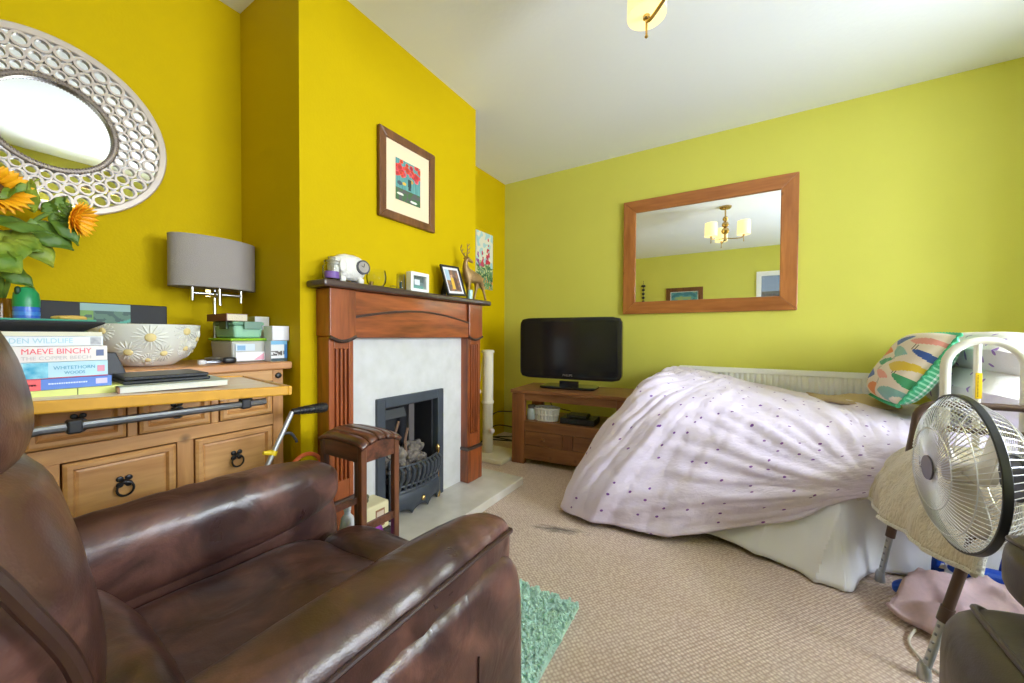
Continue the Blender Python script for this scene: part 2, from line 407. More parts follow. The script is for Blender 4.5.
M['pillowfl'] = floral('violet_flower_cotton', S(234, 232, 238), S(158, 122, 200), 13, .13, .55)
def set_uv(o, uvs, nu, nv):
    """uvs: per-vertex list"""
    me = o.data; l = me.uv_layers.new(name='UVMap')
    for p in me.polygons:
        for li in p.loop_indices:
            l.data[li].uv = uvs[me.loops[li].vertex_index]

exec_parts = []
# ================================================================== SETTING
Xa, Xb, Y1, Y2, Yw, Xr, Yk, H = -2.0145, -1.521, .839, 2.008, 3.142, 1.95, -1.22, 2.47
T = .12
struct(MB().box(Xa-.2, Xr+.2, Yk-.2, Yw+.2, -.1, 0).build('floor', M['carpet'], smooth=False))
struct(MB().box(Xa-.2, Xr+.2, Yk-.2, Yw+.2, H, H+.1).build('ceiling', M['ceiling'], smooth=False))
struct(MB().box(Xa-T, Xa, Yk-T, Yw+T, 0, H).build('wall_left', M['yellow'], smooth=False))
# chimney breast with the hole for the inset fire
fy0, fy1, fz0, fz1 = 1.225, 1.595, .05, .61
b = MB()
b.box(Xa, Xb, Y1, fy0, 0, H).box(Xa, Xb, fy1, Y2, 0, H).box(Xa, Xb, fy0, fy1, fz1, H).box(Xa, Xb, fy0, fy1, 0, fz0).box(Xa, Xa+.22, fy0, fy1, fz0, fz1)
struct(b.build('wall_chimney', M['yellow'], smooth=False))
struct(MB().box(Xa-T, Xr+T, Yw, Yw+T, 0, H).build('wall_front', M['green'], smooth=False))
# right wall with its window
wy0, wy1, wz0, wz1 = .70, 2.20, .86, 2.02
vy0, vy1 = -.95, .25  # opening of the added fill window
TW = .50  # reveal made extra deep to block grazing light on the green wall
b = MB().box(Xr, Xr+TW, Yk-T, vy0, 0, H).box(Xr, Xr+TW, vy1, wy0, 0, H).box(Xr, Xr+TW, wy1, Yw+T, 0, H)
for ya, yb in ((vy0, vy1), (wy0, wy1)): b.box(Xr, Xr+TW, ya, yb, 0, wz0).box(Xr, Xr+TW, ya, yb, wz1, H)
struct(b.build('wall_right', M['green'], smooth=False))
def window_x(name, x, y0, y1, z0, z1, n):
    b = MB(); w = .05
    b.box(x, x+.06, y0, y1, z0, z0+w).box(x, x+.06, y0, y1, z1-w, z1)
    for i in range(n+1):
        y = y0+(y1-y0-w)*i/n; b.box(x, x+.06, y, y+w, z0+w, z1-w)
    o = struct(b.build(name, M['white_paint'], smooth=False, bevel=.004))
    g = MB().box(x+.028, x+.032, y0+w, y1-w, z0+w, z1-w).build('pane', M['windowglass'], o, smooth=False)
    return o
window_x('window_1', Xr+.38, wy0, wy1, wz0, wz1, 3)
window_x('window_added_fill', Xr+.38, vy0, vy1, wz0, wz1, 2)  # unseen window, added to let fill light onto the fronts
struct(MB().box(Xr-.08, Xr+.38, wy0+.002, wy1-.002, wz0, wz0+.025).build('trim_1', M['white_paint'], smooth=False, bevel=.006))
# added unseen curtains and pole, blocking window light from the green wall
for lb_, yc, hw_ in (('added unseen cream drape blocking light at the far side of the window near the bed', 2.33, .11), ('added unseen cream drape blocking light at the near side of the window', .57, .11)):
    b = MB()
    def cur(u, v, yc=yc, hw_=hw_):
        a = 2*PI*u; k = 1+.10*math.sin(a*9+.4*math.sin(v*3))
        return (Xr-.155+.135*k*math.cos(a), yc+hw_*k*math.sin(a), .02+2.16*v)
    b.grid(cur, 120, 10, cu=True)
    o = b.build('added_curtain', mat('added_cream_curtain', S(214, 200, 176), .9, bump=.2, bscale=150), None, angle=180)
    tag(o, lb_, 'added_curtain', 'added light-blocking curtains at the side window')
b = MB().cyl((Xr-.16, .40, 2.20), (Xr-.16, 2.50, 2.20), .014)  # added pole for the unseen curtains
for y in (.40, 2.50): b.sup((Xr-.16, y, 2.20), (.028, .028, .028), 2, None, 8)
for y in (.44, 2.46): b.cyl((Xr-.16, y, 2.20), (Xr-.001, y, 2.20), .008)
tag(b.build('added_curtain_pole', M['brass']), 'added unseen brass pole for the drapes above the side window', 'curtain pole')
# back wall with a window (seen in the big mirror)
bx0, bx1, bz0, bz1 = .22, 1.25, .95, 2.05
b = MB().box(Xa-T, bx0, Yk-T, Yk, 0, H).box(bx1, Xr+T, Yk-T, Yk, 0, H).box(bx0, bx1, Yk-T, Yk, 0, bz0).box(bx0, bx1, Yk-T, Yk, bz1, H)
struct(b.build('wall_back', M['green'], smooth=False))
b = MB(); w = .07
b.box(bx0, bx1, Yk-.05, Yk+.02, bz0, bz0+w).box(bx0, bx1, Yk-.05, Yk+.02, bz1-w, bz1).box(bx0, bx0+w, Yk-.05, Yk+.02, bz0+w, bz1-w).box(bx1-w, bx1, Yk-.05, Yk+.02, bz0+w, bz1-w)
o = struct(b.build('window_2', M['white_paint'], smooth=False))
MB().box(bx0+w, bx1-w, Yk-.03, Yk-.026, bz0+w, bz1-w).build('pane', M['windowglass'], o, smooth=False)
# roof of a house across the way, seen through that window in the mirror
t = thing('neighbouring_house', 'low brown-roofed house outside the back window, seen only in the pine mirror', 'house', (2.6, -13.5, 0))
MB().box(.6, 4.6, -15, -12, -1, 1.9).build('outer_wall', c_(190, 178, 160, rough=.9), t, smooth=False)
MB().prism([(-15.4, 1.85), (-11.6, 1.85), (-13.5, 2.95)], 'x', .3, 4.9).build('roof', c_(104, 74, 58, rough=.9), t, smooth=False)

# ================================================================== FIREPLACE
t = thing('fireplace', 'mahogany fire surround with fluted legs, pale marble panel and inset gas fire', 'fireplace', (Xb, 1.44, 0))
LX, PX = -1.435, -1.488
def fluted_leg(y0, y1):
    b = MB(); n = 4; w = y1-y0; m = w*.2; gw = (w-2*m)/(2*n-1)
    z0, z1 = .31, .93
    b.box(Xb+.001, LX, y0, y0+m, .27, .96).box(Xb+.001, LX, y1-m, y1, .27, .96)
    b.box(Xb+.001, LX-.012, y0+m, y1-m, .27, .96)                     # groove floors
    b.box(Xb+.001, LX, y0+m, y1-m, .27, z0+.04).box(Xb+.001, LX, y0+m, y1-m, z1-.02, .96)
    for i in range(n-1):
        y = y0+m+gw*(2*i+1); b.box(LX-.012, LX, y, y+gw, z0+.04, z1-.02)
    o = b.build('leg', M['mahogany'], t, smooth=False, bevel=.003)
    MB().box(Xb+.001, LX+.012, y0-.006, y1+.006, .051, .25).build('plinth', M['mahogany'], o, smooth=False, bevel=.004)
    MB().box(Xb+.001, LX+.016, y0-.008, y1+.008, .25, .272).build('plinth_moulding', M['shelfwood'], o, smooth=False, bevel=.008)
    # capital block with a bowed lower edge
    poly = [(y0-.004, 1.162)]+[(y0-.004+(w+.008)*i/12, .965-.020*math.sin(PI*i/12)) for i in range(13)]+[(y1+.004, 1.162)]
    MB().prism(poly, 'x', Xb+.001, LX+.014).build('capital', M['mahogany'], o, smooth=False, bevel=.004)
    lip = [(LX+.012, y0-.004+(w+.008)*i/12, .962-.020*math.sin(PI*i/12)) for i in range(13)]
    MB().tube(lip, .008, 8).build('capital_beading', M['shelfwood'], o)
    return o
fluted_leg(.908, 1.022); fluted_leg(1.820, 1.950)
MB().box(Xb+.001, -1.44, 1.022, 1.820, .955, 1.162).build('header', M['mahogany_y'], t, smooth=False, bevel=.003)
ap = [(1.022+.798*i/20, 1.046+.045*math.sin(PI*i/20)) for i in range(21)]
MB().prism([(1.022, .957)]+ap+[(1.820, .957)], 'x', -1.44, -1.428).build('arched_apron', M['mahogany_y'], t, smooth=False, bevel=.002)
MB().tube([(-1.430, y, z) for y, z in ap], .006, 8).build('arch_moulding', M['shelfwood'], t)
MB().box(Xb+.001, -1.392,   .862, 2.014, 1.163, 1.192).build('mantel_shelf', M['shelfwood'], t, smooth=False, bevel=.009, seg=3)
b = MB().box(Xb+.001, PX, 1.022, fy0-.045, .052, .957).box(Xb+.001, PX, fy1+.045, 1.820, .052, .957).box(Xb+.001, PX, fy0-.045, fy1+.045, fz1+.05, .957)
b.build('marble_panel', M['marble_panel'], t, smooth=False)
b = MB(); fr = .048
X0, X1 = Xb+.002, PX+.016
b.box(X0, X1, fy0-fr, fy0, fz0, fz1+.05).box(X0, X1, fy1, fy1+fr, fz0, fz1+.05).box(X0, X1, fy0, fy1, fz1, fz1+.05)
fo = b.build('fire_frame', M['slate'], t, smooth=False, bevel=.004)
b = MB()
b.box(Xb-.20, Xb+.01, fy0+.001, fy0+.012, fz0+.002, fz1-.001).box(Xb-.20, Xb+.01, fy1-.012, fy1-.001, fz0+.002, fz1-.001)
b.box(Xb-.20, Xb-.19, fy0+.012, fy1-.012, fz0+.002, fz1-.001).box(Xb-.19, Xb+.01, fy0+.012, fy1-.012, fz1-.012, fz1-.001).box(Xb-.19, Xb+.01, fy0+.012, fy1-.012, fz0+.002, fz0+.012)
b.build('firebox', M['blackmatte'], t, smooth=False)
MB().box(Xb-.1, Xb-.085, fy0+.02, fy1-.12, fz1-.10, fz1-.045, rot=roty(-25)).build('canopy_hood', c_(70, 72, 74, rough=.5), t, smooth=False, bevel=.004)
MB().box(Xb-.10, Xb-.08, fy1-.10, fy1-.06, .2, fz1-.013).build('flue_strip', c_(96, 90, 88, rough=.5), t, smooth=False)
random.seed(5)
for k in range(34):   # the coals in the basket, heaped to the back
    row = k % 3; y = fy0+.05+random.random()*(fy1-fy0-.10); x = Xb+.022-.042*row+random.uniform(-.012, .012); z = .21+.055*row+random.uniform(-.01, .035)
    r = random.uniform(.026, .040); sd = Vector((k*3.1, 0, 0))
    def wp(p, sd=sd): return p*(1+.5*noise.noise(p*35+sd))
    MB().sup((x, y, z), (r, r*1.15, r*.85), 2.4, rotz(random.uniform(0, 180)), 6, wp).build('coal', M['coal'], t, angle=25)
random.seed(6)
for k in range(4):
    y = fy0+.05+.055*k
    MB().tube(cr([(Xb-.03, y, .28), (Xb-.05, y+random.uniform(-.03, .03), .38), (Xb-.06, y+random.uniform(-.05, .05), .44+.03*k % .08)], 4), .008, 6).build('burnt_stick', c_(120, 92, 74, rough=.9), t)
# cast-iron grate: bowed bars, shaped apron, knobs
b = MB(); ga, gb = fy0+.02, fy1-.01
def bow(y): return .034*math.sin(PI*(y-ga)/(gb-ga))
for i in range(11):
    y = ga+.012+(gb-ga-.024)*i/10; bx = PX+.022+bow(y)
    b.tube([(bx+.012, y, .30), (bx+.030, y, .285), (bx+.026, y, .25), (bx+.006, y, .205), (bx, y, .175)], [.007, .010, .011, .009, .008], 8)
b.build('grate_bar', M['iron'], t)
top = [(PX+.022+bow(ga+(gb-ga)*i/16), ga+(gb-ga)*i/16) for i in range(17)]
MB().tube([(x, y, .175) for x, y in top], .009, 8).tube([(x+.008, y, .205) for x, y in top], .006, 8).tube([(x, y, .30) for x, y in top], .006, 8).build('grate_rail', M['iron'], t)
def apr(u, v):
    y = ga+(gb-ga)*u; zb = .052+.03*abs(math.sin(PI*3*u))**.6*(1 if .08 < u < .92 else .0)
    return (PX+.024+bow(y)+.012*math.sin(PI*v), y, zb+(.172-zb)*v)
MB().grid(apr, 36, 6).build('ash_apron', M['slate'], t, solid=.008)
MB().sup((PX+.040+bow(1.42), 1.42, .115), (.012, .014, .014), 2).build('apron_knob', M['brass'], t)
for y in (ga, gb):
    MB().lathe([(.012, .05), (.016, .07), (.008, .1), (.008, .27), (.014, .285), (.007, .3), (.012, .32), (.013, .335), (.004, .35)], (PX+.024, y, 0), 12).build('andiron', M['brass'] if y == gb else M['iron'], t)

o = MB().prism([(Xb+.001, .895), (-1.40, .895), (-1.40, .955), (-1.19, .955), (-1.19, 2.09), (Xb+.001, 2.09)], 'z', .001, .05).build('hearth', M['marble'], None, smooth=False, bevel=.004)
tag(o, 'polished cream marble hearth slab under the mahogany fire surround', 'hearth')

# ================================================================== SIDEBOARD
SX = -1.585   # carcass front
t = thing('sideboard', 'waxed pine sideboard with black ring pulls standing in the yellow alcove', 'sideboard', (-1.8, .35, 0))
MB().box(Xa+.005, -1.565, -.15, .832, .830, .860).build('worktop', M['pine_top'], t, smooth=False, bevel=.007, seg=3)
b = MB().box(Xa+.03, SX, -.125, -.085, .03, .829).box(Xa+.03, SX, .765, .805, .03, .829).box(Xa+.03, SX-.03, -.085, .765, .03, .05).box(Xa+.03, Xa+.045, -.085, .765, .05, .829)
b.build('carcass', M['pine_z'], t, smooth=False, bevel=.003)
rails = MB()
for z0, z1 in ((.785, .829), (.612, .655), (.375, .415), (.05, .10)): rails.box(SX-.03, SX, -.085, .765, z0, z1)
rails.build('rail', M['pine'], t, smooth=False, bevel=.002)
st = MB()
for y in (.133, .352, .5625): st.box(SX-.03, SX-.001, y, y+.022, .655, .785)
for y in (.175, .468): st.box(SX-.03, SX-.001, y, y+.044, .10, .612)
st.build('stile', M['pine_z'], t, smooth=False, bevel=.002)
def ring_pull(par, x, y, z, s=1.0):
    b = MB()
    for a in range(4):
        an = PI/4+a*PI/2; b.sup((x+.003, y+.012*s*math.cos(an), z+.011*s*math.sin(an)), (.003, .0075*s, .0075*s), 2, None, 6)
    b.sup((x+.008, y, z), (.008, .007*s, .007*s), 2, None, 6)
    b.tube([(x+.013, y+.016*s*math.sin(2*PI*k/20), z-.018*s+.018*s*math.cos(2*PI*k/20)) for k in range(20)], .0028*s, 6, closed=True)
    return b.build('ring_pull', M['black'], par)
def drawer(y0, y1, z0, z1, s=1):
    g = .004; y0 += g; y1 -= g; z0 += g; z1 -= g; b = MB()
    def ring(m0, xa, m1, xb):
        a = [(xa, y0+m0, z0+m0), (xa, y1-m0, z0+m0), (xa, y1-m0, z1-m0), (xa, y0+m0, z1-m0)]
        c = [(xb, y0+m1, z0+m1), (xb, y1-m1, z0+m1), (xb, y1-m1, z1-m1), (xb, y0+m1, z1-m1)]
        b.add(a+c, [(i, (i+1) % 4, 4+(i+1) % 4, 4+i) for i in range(4)])
    ring(0, SX-.02, 0, SX+.002); ring(0, SX+.002, .008, SX+.007); ring(.008, SX+.007, .018, SX+.007); ring(.018, SX+.007, .024, SX-.004); ring(.024, SX-.004, .03, SX-.002)
    b.add([(SX-.002, y0+.03, z0+.03), (SX-.002, y1-.03, z0+.03), (SX-.002, y1-.03, z1-.03), (SX-.002, y0+.03, z1-.03)], [(0, 1, 2, 3)])
    o = b.build('drawer', M['pine'], t, smooth=False)
    ring_pull(o, SX-.002, (y0+y1)/2, (z0+z1)/2+.01, s)
for a, c in ((-.085, .133), (.155, .352), (.374, .5625), (.5845, .765)): drawer(a, c, .655, .785)
for z0, z1 in ((.415, .612), (.10, .375)):
    for a, c in ((-.085, .175), (.219, .468), (.512, .765)): drawer(a, c, z0, z1, 1.15)
for y in (.785, -.105):
    MB().sup((SX+.004, y, .805), (.006, .012, .012), 2, None, 8).build('stud', M['black'], t)
b = MB()
for y in (-.105, .785):
    for x in (Xa+.06, SX-.03): b.sup((x, y, .02), (.025, .025, .02), 3, None, 8)
b.build('foot', M['pine_z'], t)

# ================================================================== OVERBED TABLE
A = Vector((-1.09, .572, .821)); a8 = math.radians(8); t2 = math.tan(math.radians(2))
LV = Vector((-math.sin(a8), -math.cos(a8), t2)).normalized(); DV = Vector((-math.cos(a8), math.sin(a8), 0)); UV_ = DV.cross(LV).normalized()
if UV_.z < 0: UV_ = -UV_
def ob(l, d, u): return A+LV*l+DV*d+UV_*u
def obox(b, l0, l1, d0, d1, u0, u1):
    v = [ob(l, d, u) for u in (u0, u1) for d in (d0, d1) for l in (l0, l1)]
    return b.add(v, [(0, 2, 3, 1), (4, 5, 7, 6), (0, 1, 5, 4), (2, 6, 7, 3), (0, 4, 6, 2), (1, 3, 7, 5)])
t = thing('overbed_table', 'pale beech overbed table with amber edge loaded with books and papers', 'table', (-1.3, .2, 0))
obox(MB(), 0.012, .74, .0, .395, -.018, 0).build('tabletop', M['beech'], t, smooth=False, bevel=.003)
obox(obox(obox(MB(), 0.008, .744, -.012, 0, -.022, .004), -.002, .010, -.012, .40, -.022, .004), 0.008, .744, .395, .405, -.02, .004).build('edge_lipping', M['beech_edge'], t, smooth=False, bevel=.004)
def tb(y, z, x=-1.13): return (x, y, z)
pth = [tb(.525, .783), tb(.48, .783), tb(.30, .784), tb(.17, .785), tb(.13, .785), tb(.10, .780), tb(.075, .765), tb(.06, .73), tb(.05, .6), tb(.04, .12), (-1.13, .04, .05)]
MB().tube(pth, .0095, 10).build('frame_tube', M['steel'], t)
for y in (.475, .175):
    MB().box(-1.143, -1.118, y-.011, y+.011, .771, .798).build('clamp', M['black'], t, smooth=False, bevel=.004)
b = MB().box(-1.52, -1.11, .02, .06, .02, .05).box(-1.15, -1.11, -.30, .30, .02, .05)
b.build('base', M['steel'], t, smooth=False, bevel=.006)
b = MB()
for x, y in ((-1.13, -.28), (-1.13, .28), (-1.48, .04)): b.cyl((x-.012, y, .02), (x+.012, y, .02), .02)
b.build('castor', M['black'], t)

# ================================================================== RECLINER (near left)
t = thing('recliner_armchair', 'large glossy brown leather recliner with rolled arms in front of the pine sideboard', 'armchair', (-.715, .25, 0))
def crease(p):
    return p
def arm(cx, s):
    o = MB().sup((cx+s*.010, .322, .30), (.070, .325, .27), 6, None, 18).build('armrest', M['leather'], t)
    hw = .062 if s > 0 else .078
    # padded roll along the top, soft crimps under the piping
    def wp(p):
        k = noise.noise(Vector((p.y*26, p.z*3, cx*9)))*.0035*(1 if p.z > -.02 else .3)
        return Vector((p.x+k*s, p.y, p.z+k))
    MB().sup((cx, .312, .548), (hw, .342, .085), 3.2, None, 30, wp).build('arm_pad', M['leather'], o)
    px = cx+s*hw*.93
    pp = [(px-s*.006, .0, .592), (px, .05, .596), (px+s*.002, .2, .600), (px+s*.002, .45, .600), (px-s*.002, .575, .594), (px-s*.016, .630, .580), (px-s*.045, .650, .566)]
    MB().tube(cr(pp, 6), .0042, 8).build('piping', M['piping'], o)
    MB().tube(cr([(cx+s*.0815, .47, .46), (cx+s*.0815, .47, .3), (cx+s*.080, .47, .08)], 6), .0016, 6).build('seam', M['piping'], o)
arm(-.428, 1); arm(-1.015, -1)
def seatw(p): return Vector((p.x, p.y, p.z+.012*noise.noise(Vector((p.x*5, p.y*5, 3)))))
s_ = MB().sup((-.722, .31, .388), (.240, .26, .090), 5.5, rotx(-1.5), 20, seatw).build('seat', M['leather'], t)
MB().sup((-.722, .60, .378), (.218, .070, .092), 3.2, None, 18).build('seat_bolster', M['leather'], s_)
MB().sup((-.722, .615, .20), (.20, .035, .13), 6, None, 12).build('footrest', M['leather'], t)
MB().sup((-.722, .28, .14), (.24, .30, .12), 8, None, 10).build('chassis', M['leather'], t)
R11 = rotx(10)
def wrk(p): return p*(1+.03*noise.noise(Vector((p.x*9, p.y*4, p.z*16))))
bk = MB().sup((-.72, -.19, .62), (.30, .07, .46), 8, R11, 14).build('backrest', M['leather'], t)
MB().sup((-.722, .092, .462), (.235, .108, .122), 3.2, R11, 18, wrk).build('lumbar_cushion', M['leather'], bk)
MB().sup((-.712, -.030, .705), (.288, .135, .158), 3.4, R11, 22, wrk).build('back_cushion', M['leather'], bk)
MB().sup((-.712, -.050, .905), (.262, .118, .112), 2.8, R11, 20, wrk).build('headrest', M['leather'], bk)
MB().tube(cr([(-.425, -.02, .86), (-.424, .018, .825), (-.423, .045, .77), (-.423, .064, .72), (-.424, .072, .67), (-.432, .075, .62), (-.45, .06, .57)], 8), .006, 8).build('piping', M['piping'], bk)

# ================================================================== SECOND RECLINER (right edge)
t = thing('leather_lift_chair', 'grey-brown leather chair seat and footrest at the right edge beside the fan', 'armchair', (.75, .75, 0))
R3 = rotz(3)
MB().sup((.527, .765, .366), (.225, .305, .152), 4, None, 20, seatw).build('footrest', M['leather2'], t)
pp = [(.352, .52, .500), (.346, .76, .503), (.350, .93, .500), (.366, 1.000, .486), (.41, 1.046, .455)]
MB().tube(cr(pp, 8), .005, 8).build('piping', M['piping2'], t)
MB().sup((.795, .925, .570), (.39, .235, .066), 4.5, rotz(13), 22, seatw).build('seat', M['leather2'], t)
pp = [Vector((.795, .925, .004))+rotz(13) @ Vector(q) for q in ((-.352, -.17, .612), (-.362, -.05, .615), (-.362, .12, .613), (-.345, .19, .606), (-.29, .222, .596))]
MB().tube(cr(pp, 8), .0045, 8).build('piping', M['piping2'], t)
MB().sup((1.0, .78, .24), (.30, .28, .22), 7, None, 12).build('chassis', M['leather2'], t)
MB().sup((1.32, .80, .78), (.12, .27, .40), 4, roty(12), 14).build('backrest', M['leather2'], t)
for y in (.50, 1.09):
    MB().sup((1.05, y, .56 if y < 1 else .55), (.22, .06, .14), 4, None, 12).build('armrest', M['leather2'], t)

# ================================================================== STOOL by the fire
t = thing('slatted_stool', 'small dark wooden stool with a curved slatted top in front of the fireplace', 'stool', (-1.13, .835, 0))
sx0, sx1, sy0, sy1, zt = -1.272, -1.040, .768, .928, .625
def lg(x, y):
    d = .011
    MB().box(x-d, x+d, y-d, y+d, .001, zt-.02).build('leg', M['stoolwood_z'], t, smooth=False, bevel=.003)
for x in (sx0+.012, sx1-.012):
    for y in (sy0+.012, sy1-.012): lg(x, y)
# end aprons with an arched top, side rails
for x in (sx0+.004, sx1-.016):
    poly = [(sy0+.02, .548), (sy1-.02, .548)]+[(sy1-.02+(sy0-sy1+.04)*i/10, .604+.016*math.sin(PI*i/10)) for i in range(11)]
    MB().prism(poly, 'x', x, x+.012).build('apron', M['stoolwood'], t, smooth=False, bevel=.002)
for y in (sy0+.004, sy1-.016):
    MB().box(sx0+.02, sx1-.02, y, y+.012, .548, .605).build('apron', M['stoolwood'], t, smooth=False, bevel=.002)
for i in range(5):
    w = (sy1-sy0+.008)/5; y = sy0-.004+w*i; u = (i+.5)/5
    z = .612+.022*math.sin(PI*u); tl = math.degrees(math.atan(.022*PI*math.cos(PI*u)/(sy1-sy0)))
    def sl(uu, vv, y=y, w=w, z=z, tl=tl):
        # bowed slat, rounded down at both ends
        x = sx0-.004+(sx1-sx0+.008)*uu; e = 2*uu-1
        return (x, y+.002+(w-.004)*vv, z+(vv-.5)*w*math.tan(math.radians(tl))-.016*abs(e)**5)
    MB().grid(sl, 14, 3).build('slat', M['stoolwood'], t, solid=.013)
for z in (.316,):
    MB().box(sx1-.018, sx1-.006, sy0+.02, sy1-.02, z, z+.026).build('stretcher', M['stoolwood'], t, smooth=False, bevel=.002)
    MB().box(sx0+.006, sx0+.018, sy0+.02, sy1-.02, z, z+.026).build('stretcher', M['stoolwood'], t, smooth=False, bevel=.002)
MB().box(sx0+.019, sx1-.019, sy0+.024, sy1-.024, .192, .205).build('lower_shelf', M['stoolwood'], t, smooth=False, bevel=.002)

# ================================================================== TV STAND + TV
t = thing('tv_stand', 'brown oak television stand with an open shelf and two drawers by the green wall', 'tv stand', (-1.04, 2.65, 0))
qx0, qx1, qy0, qy1 = -1.482, -.60, 2.423, 2.86
MB().box(qx0-.008, qx1+.008, qy0-.012, qy1, .535, .562).build('top', M['oak'], t, smooth=False, bevel=.004)
for x in (qx0, qx1-.102):
    for y in (qy0, qy1-.05):
        MB().box(x, x+.102, y, y+.045, .001, .534).build('leg', M['oak_z'], t, smooth=False, bevel=.003)
MB().box(qx0+.103, qx1-.103, qy0+.004, qy0+.03, .482, .534).build('rail', M['oak'], t, smooth=False)
MB().box(qx0+.103, qx1-.103, qy0+.004, qy1-.02, .255, .328).build('shelf', M['oak'], t, smooth=False, bevel=.002)
MB().box(qx0+.103, qx1-.103, qy0+.004, qy0+.03, .043, .148).build('plinth', M['oak'], t, smooth=False, bevel=.002)
for x in (qx0+.04, qx1-.06):
    MB().box(x, x+.02, qy0+.046, qy1-.051, .06, .33).build('side_panel', M['oak_z'], t, smooth=False)
xm = (qx0+qx1)/2
MB().box(xm-.036, xm+.036, qy0+.004, qy0+.03, .149, .254).build('stile', M['oak_z'], t, smooth=False)
for x0, x1 in ((qx0+.106, xm-.039), (xm+.039, qx1-.106)):
    d = MB().box(x0, x1, qy0+.006, qy0+.026, .151, .252).build('drawer', M['oak'], t, smooth=False, bevel=.002)
    MB().sup(((x0+x1)/2, qy0-.002, .20), (.013, .012, .013), 2.5).build('knob', M['oak_z'], d)
t = thing('television', 'black flat-screen television on the brown oak stand', 'television', (-1.12, 2.66, .563))
MB().sup((-1.12, 2.645, .872), (.402, .034, .238), 14, None, 18).build('casing', M['tvframe'], t)
MB().box(-1.12-.362, -1.12+.362, 2.6085, 2.6115, .872-.166, .872+.198).build('screen', M['screen'], t, smooth=False)
MB().box(-1.12-.075, -1.12+.075, 2.635, 2.665, .575, .62).build('neck', M['tvframe'], t, smooth=False, bevel=.006)
MB().sup((-1.12, 2.665, .574), (.215, .115, .010), 8, None, 14).build('base', M['tvframe'], t)
lettering('PHILIPS', .024, (-1.12, 2.6075, .666), (1, 0, 0), (0, 0, 1), M['chrome'], t, 'logo', 'CENTER', width=.075)
t = thing('wicker_basket', 'small white open-weave basket on the television stand shelf', 'basket', (-1.24, 2.56, .329))
b = MB()
for k in range(22):
    a = 2*PI*k/22; ca, sa = math.cos(a), math.sin(a); b.tube([(-1.24+.085*ca, 2.53+.06*sa, .332), (-1.24+.098*ca, 2.53+.07*sa, .42)], .006, 6)
for z, q in ((.332, 1), (.375, 1.07), (.42, 1.155)):
    b.tube([(-1.24+.085*q*math.cos(2*PI*k/30), 2.53+.06*q*math.sin(2*PI*k/30), z) for k in range(30)], .008, 6, closed=True)
b.build('weave', M['white'], t)
MB().lathe([(0, .33), (.082, .33), (.095, .41), (.08, .41), (.07, .34), (0, .34)], (-1.24, 2.53, 0), 30, None, 1, .7).build('lining', c_(220, 222, 224), t)
t = thing('storage_jar', 'small grey glass jar with a dark lid left of the white basket', 'jar', (-1.37, 2.54, .329))
MB().lathe([(.001, .329), (.032, .33), (.036, .36), (.034, .40), (.026, .415)], (-1.352, 2.50, 0), 20).build('body', c_(176, 186, 186, rough=.2), t)
MB().lathe([(.028, .415), (.030, .418), (.030, .438), (.001, .44)], (-1.352, 2.50, 0), 20).build('lid', c_(84, 78, 70), t)
t = thing('set_top_box', 'flat black set-top box on the television stand shelf', 'set-top box', (-1.0, 2.56, .329))
MB().box(-1.11, -.86, 2.46, 2.64, .329, .372).build('casing', M['black'], t, smooth=False, bevel=.003)
MB().box(-1.05, -.98, 2.4585, 2.461, .342, .358).build('display', c_(30, 44, 40, rough=.1), t, smooth=False)
t = thing('router', 'slim dark box lying on top of the set-top box', 'router', (-.97, 2.56, .373))
MB().box(-1.07, -.92, 2.49, 2.60, .373, .393).build('casing', c_(60, 62, 52, rough=.4), t, smooth=False, bevel=.004)
for i, pts in enumerate(([(-1.34, 2.85, .55), (-1.36, 2.9, .45), (-1.30, 2.75, .40), (-1.2, 2.9, .34)],)):
    tag(MB().tube(cr(pts, 8), .004, 6).build('power_cable', M['cable']), 'thin black cable dropping behind the television stand shelf', 'cable')
CX = -.26
pv2 = Vector((-1.482, 2.423, 0)); r6 = Matrix.Rotation(math.radians(5.5), 3, 'Z')
for nm_ in ('tv_stand', 'television', 'wicker_basket', 'storage_jar', 'set_top_box', 'router'):
    q = bpy.data.objects[nm_]; q.location = pv2+r6 @ (q.location-pv2); q.rotation_euler = (0, 0, math.radians(5.5))
    if nm_ == 'television': q.location.x += .018
cab = [[(-1.50, 2.80, .30), (-1.56, 2.78, .29), (-1.64, 2.75, .24), (-1.66, 2.72, .12), (-1.60, 2.70, .06), (-1.55, 2.72, .05), (-1.48, 2.8, .05)],
       [(-1.50, 2.76, .10), (-1.58, 2.68, .08), (-1.68, 2.66, .03), (-1.62, 2.62, .012), (-1.52, 2.66, .012), (-1.5, 2.75, .02)],
       [(-1.49, 2.84, .14), (-1.60, 2.84, .15), (-1.72, 2.82, .10), (-1.80, 2.86, .03), (-1.7, 2.9, .01), (-1.5, 2.9, .01)]]
for k, (pts, lb) in enumerate(zip(cab, ('black cable arching highest between the scratching post and television stand', 'black cable coiled lowest on the carpet left of the television stand', 'black cable trailing along the wall behind the other television cables'))):
    tag(MB().tube(cr([(x+CX*(1 if x < -1.52 else .35), y, z) for x, y, z in pts], 8), .006, 6).build('power_cable', M['cable']), lb, 'cable', 'cables beside the television stand')

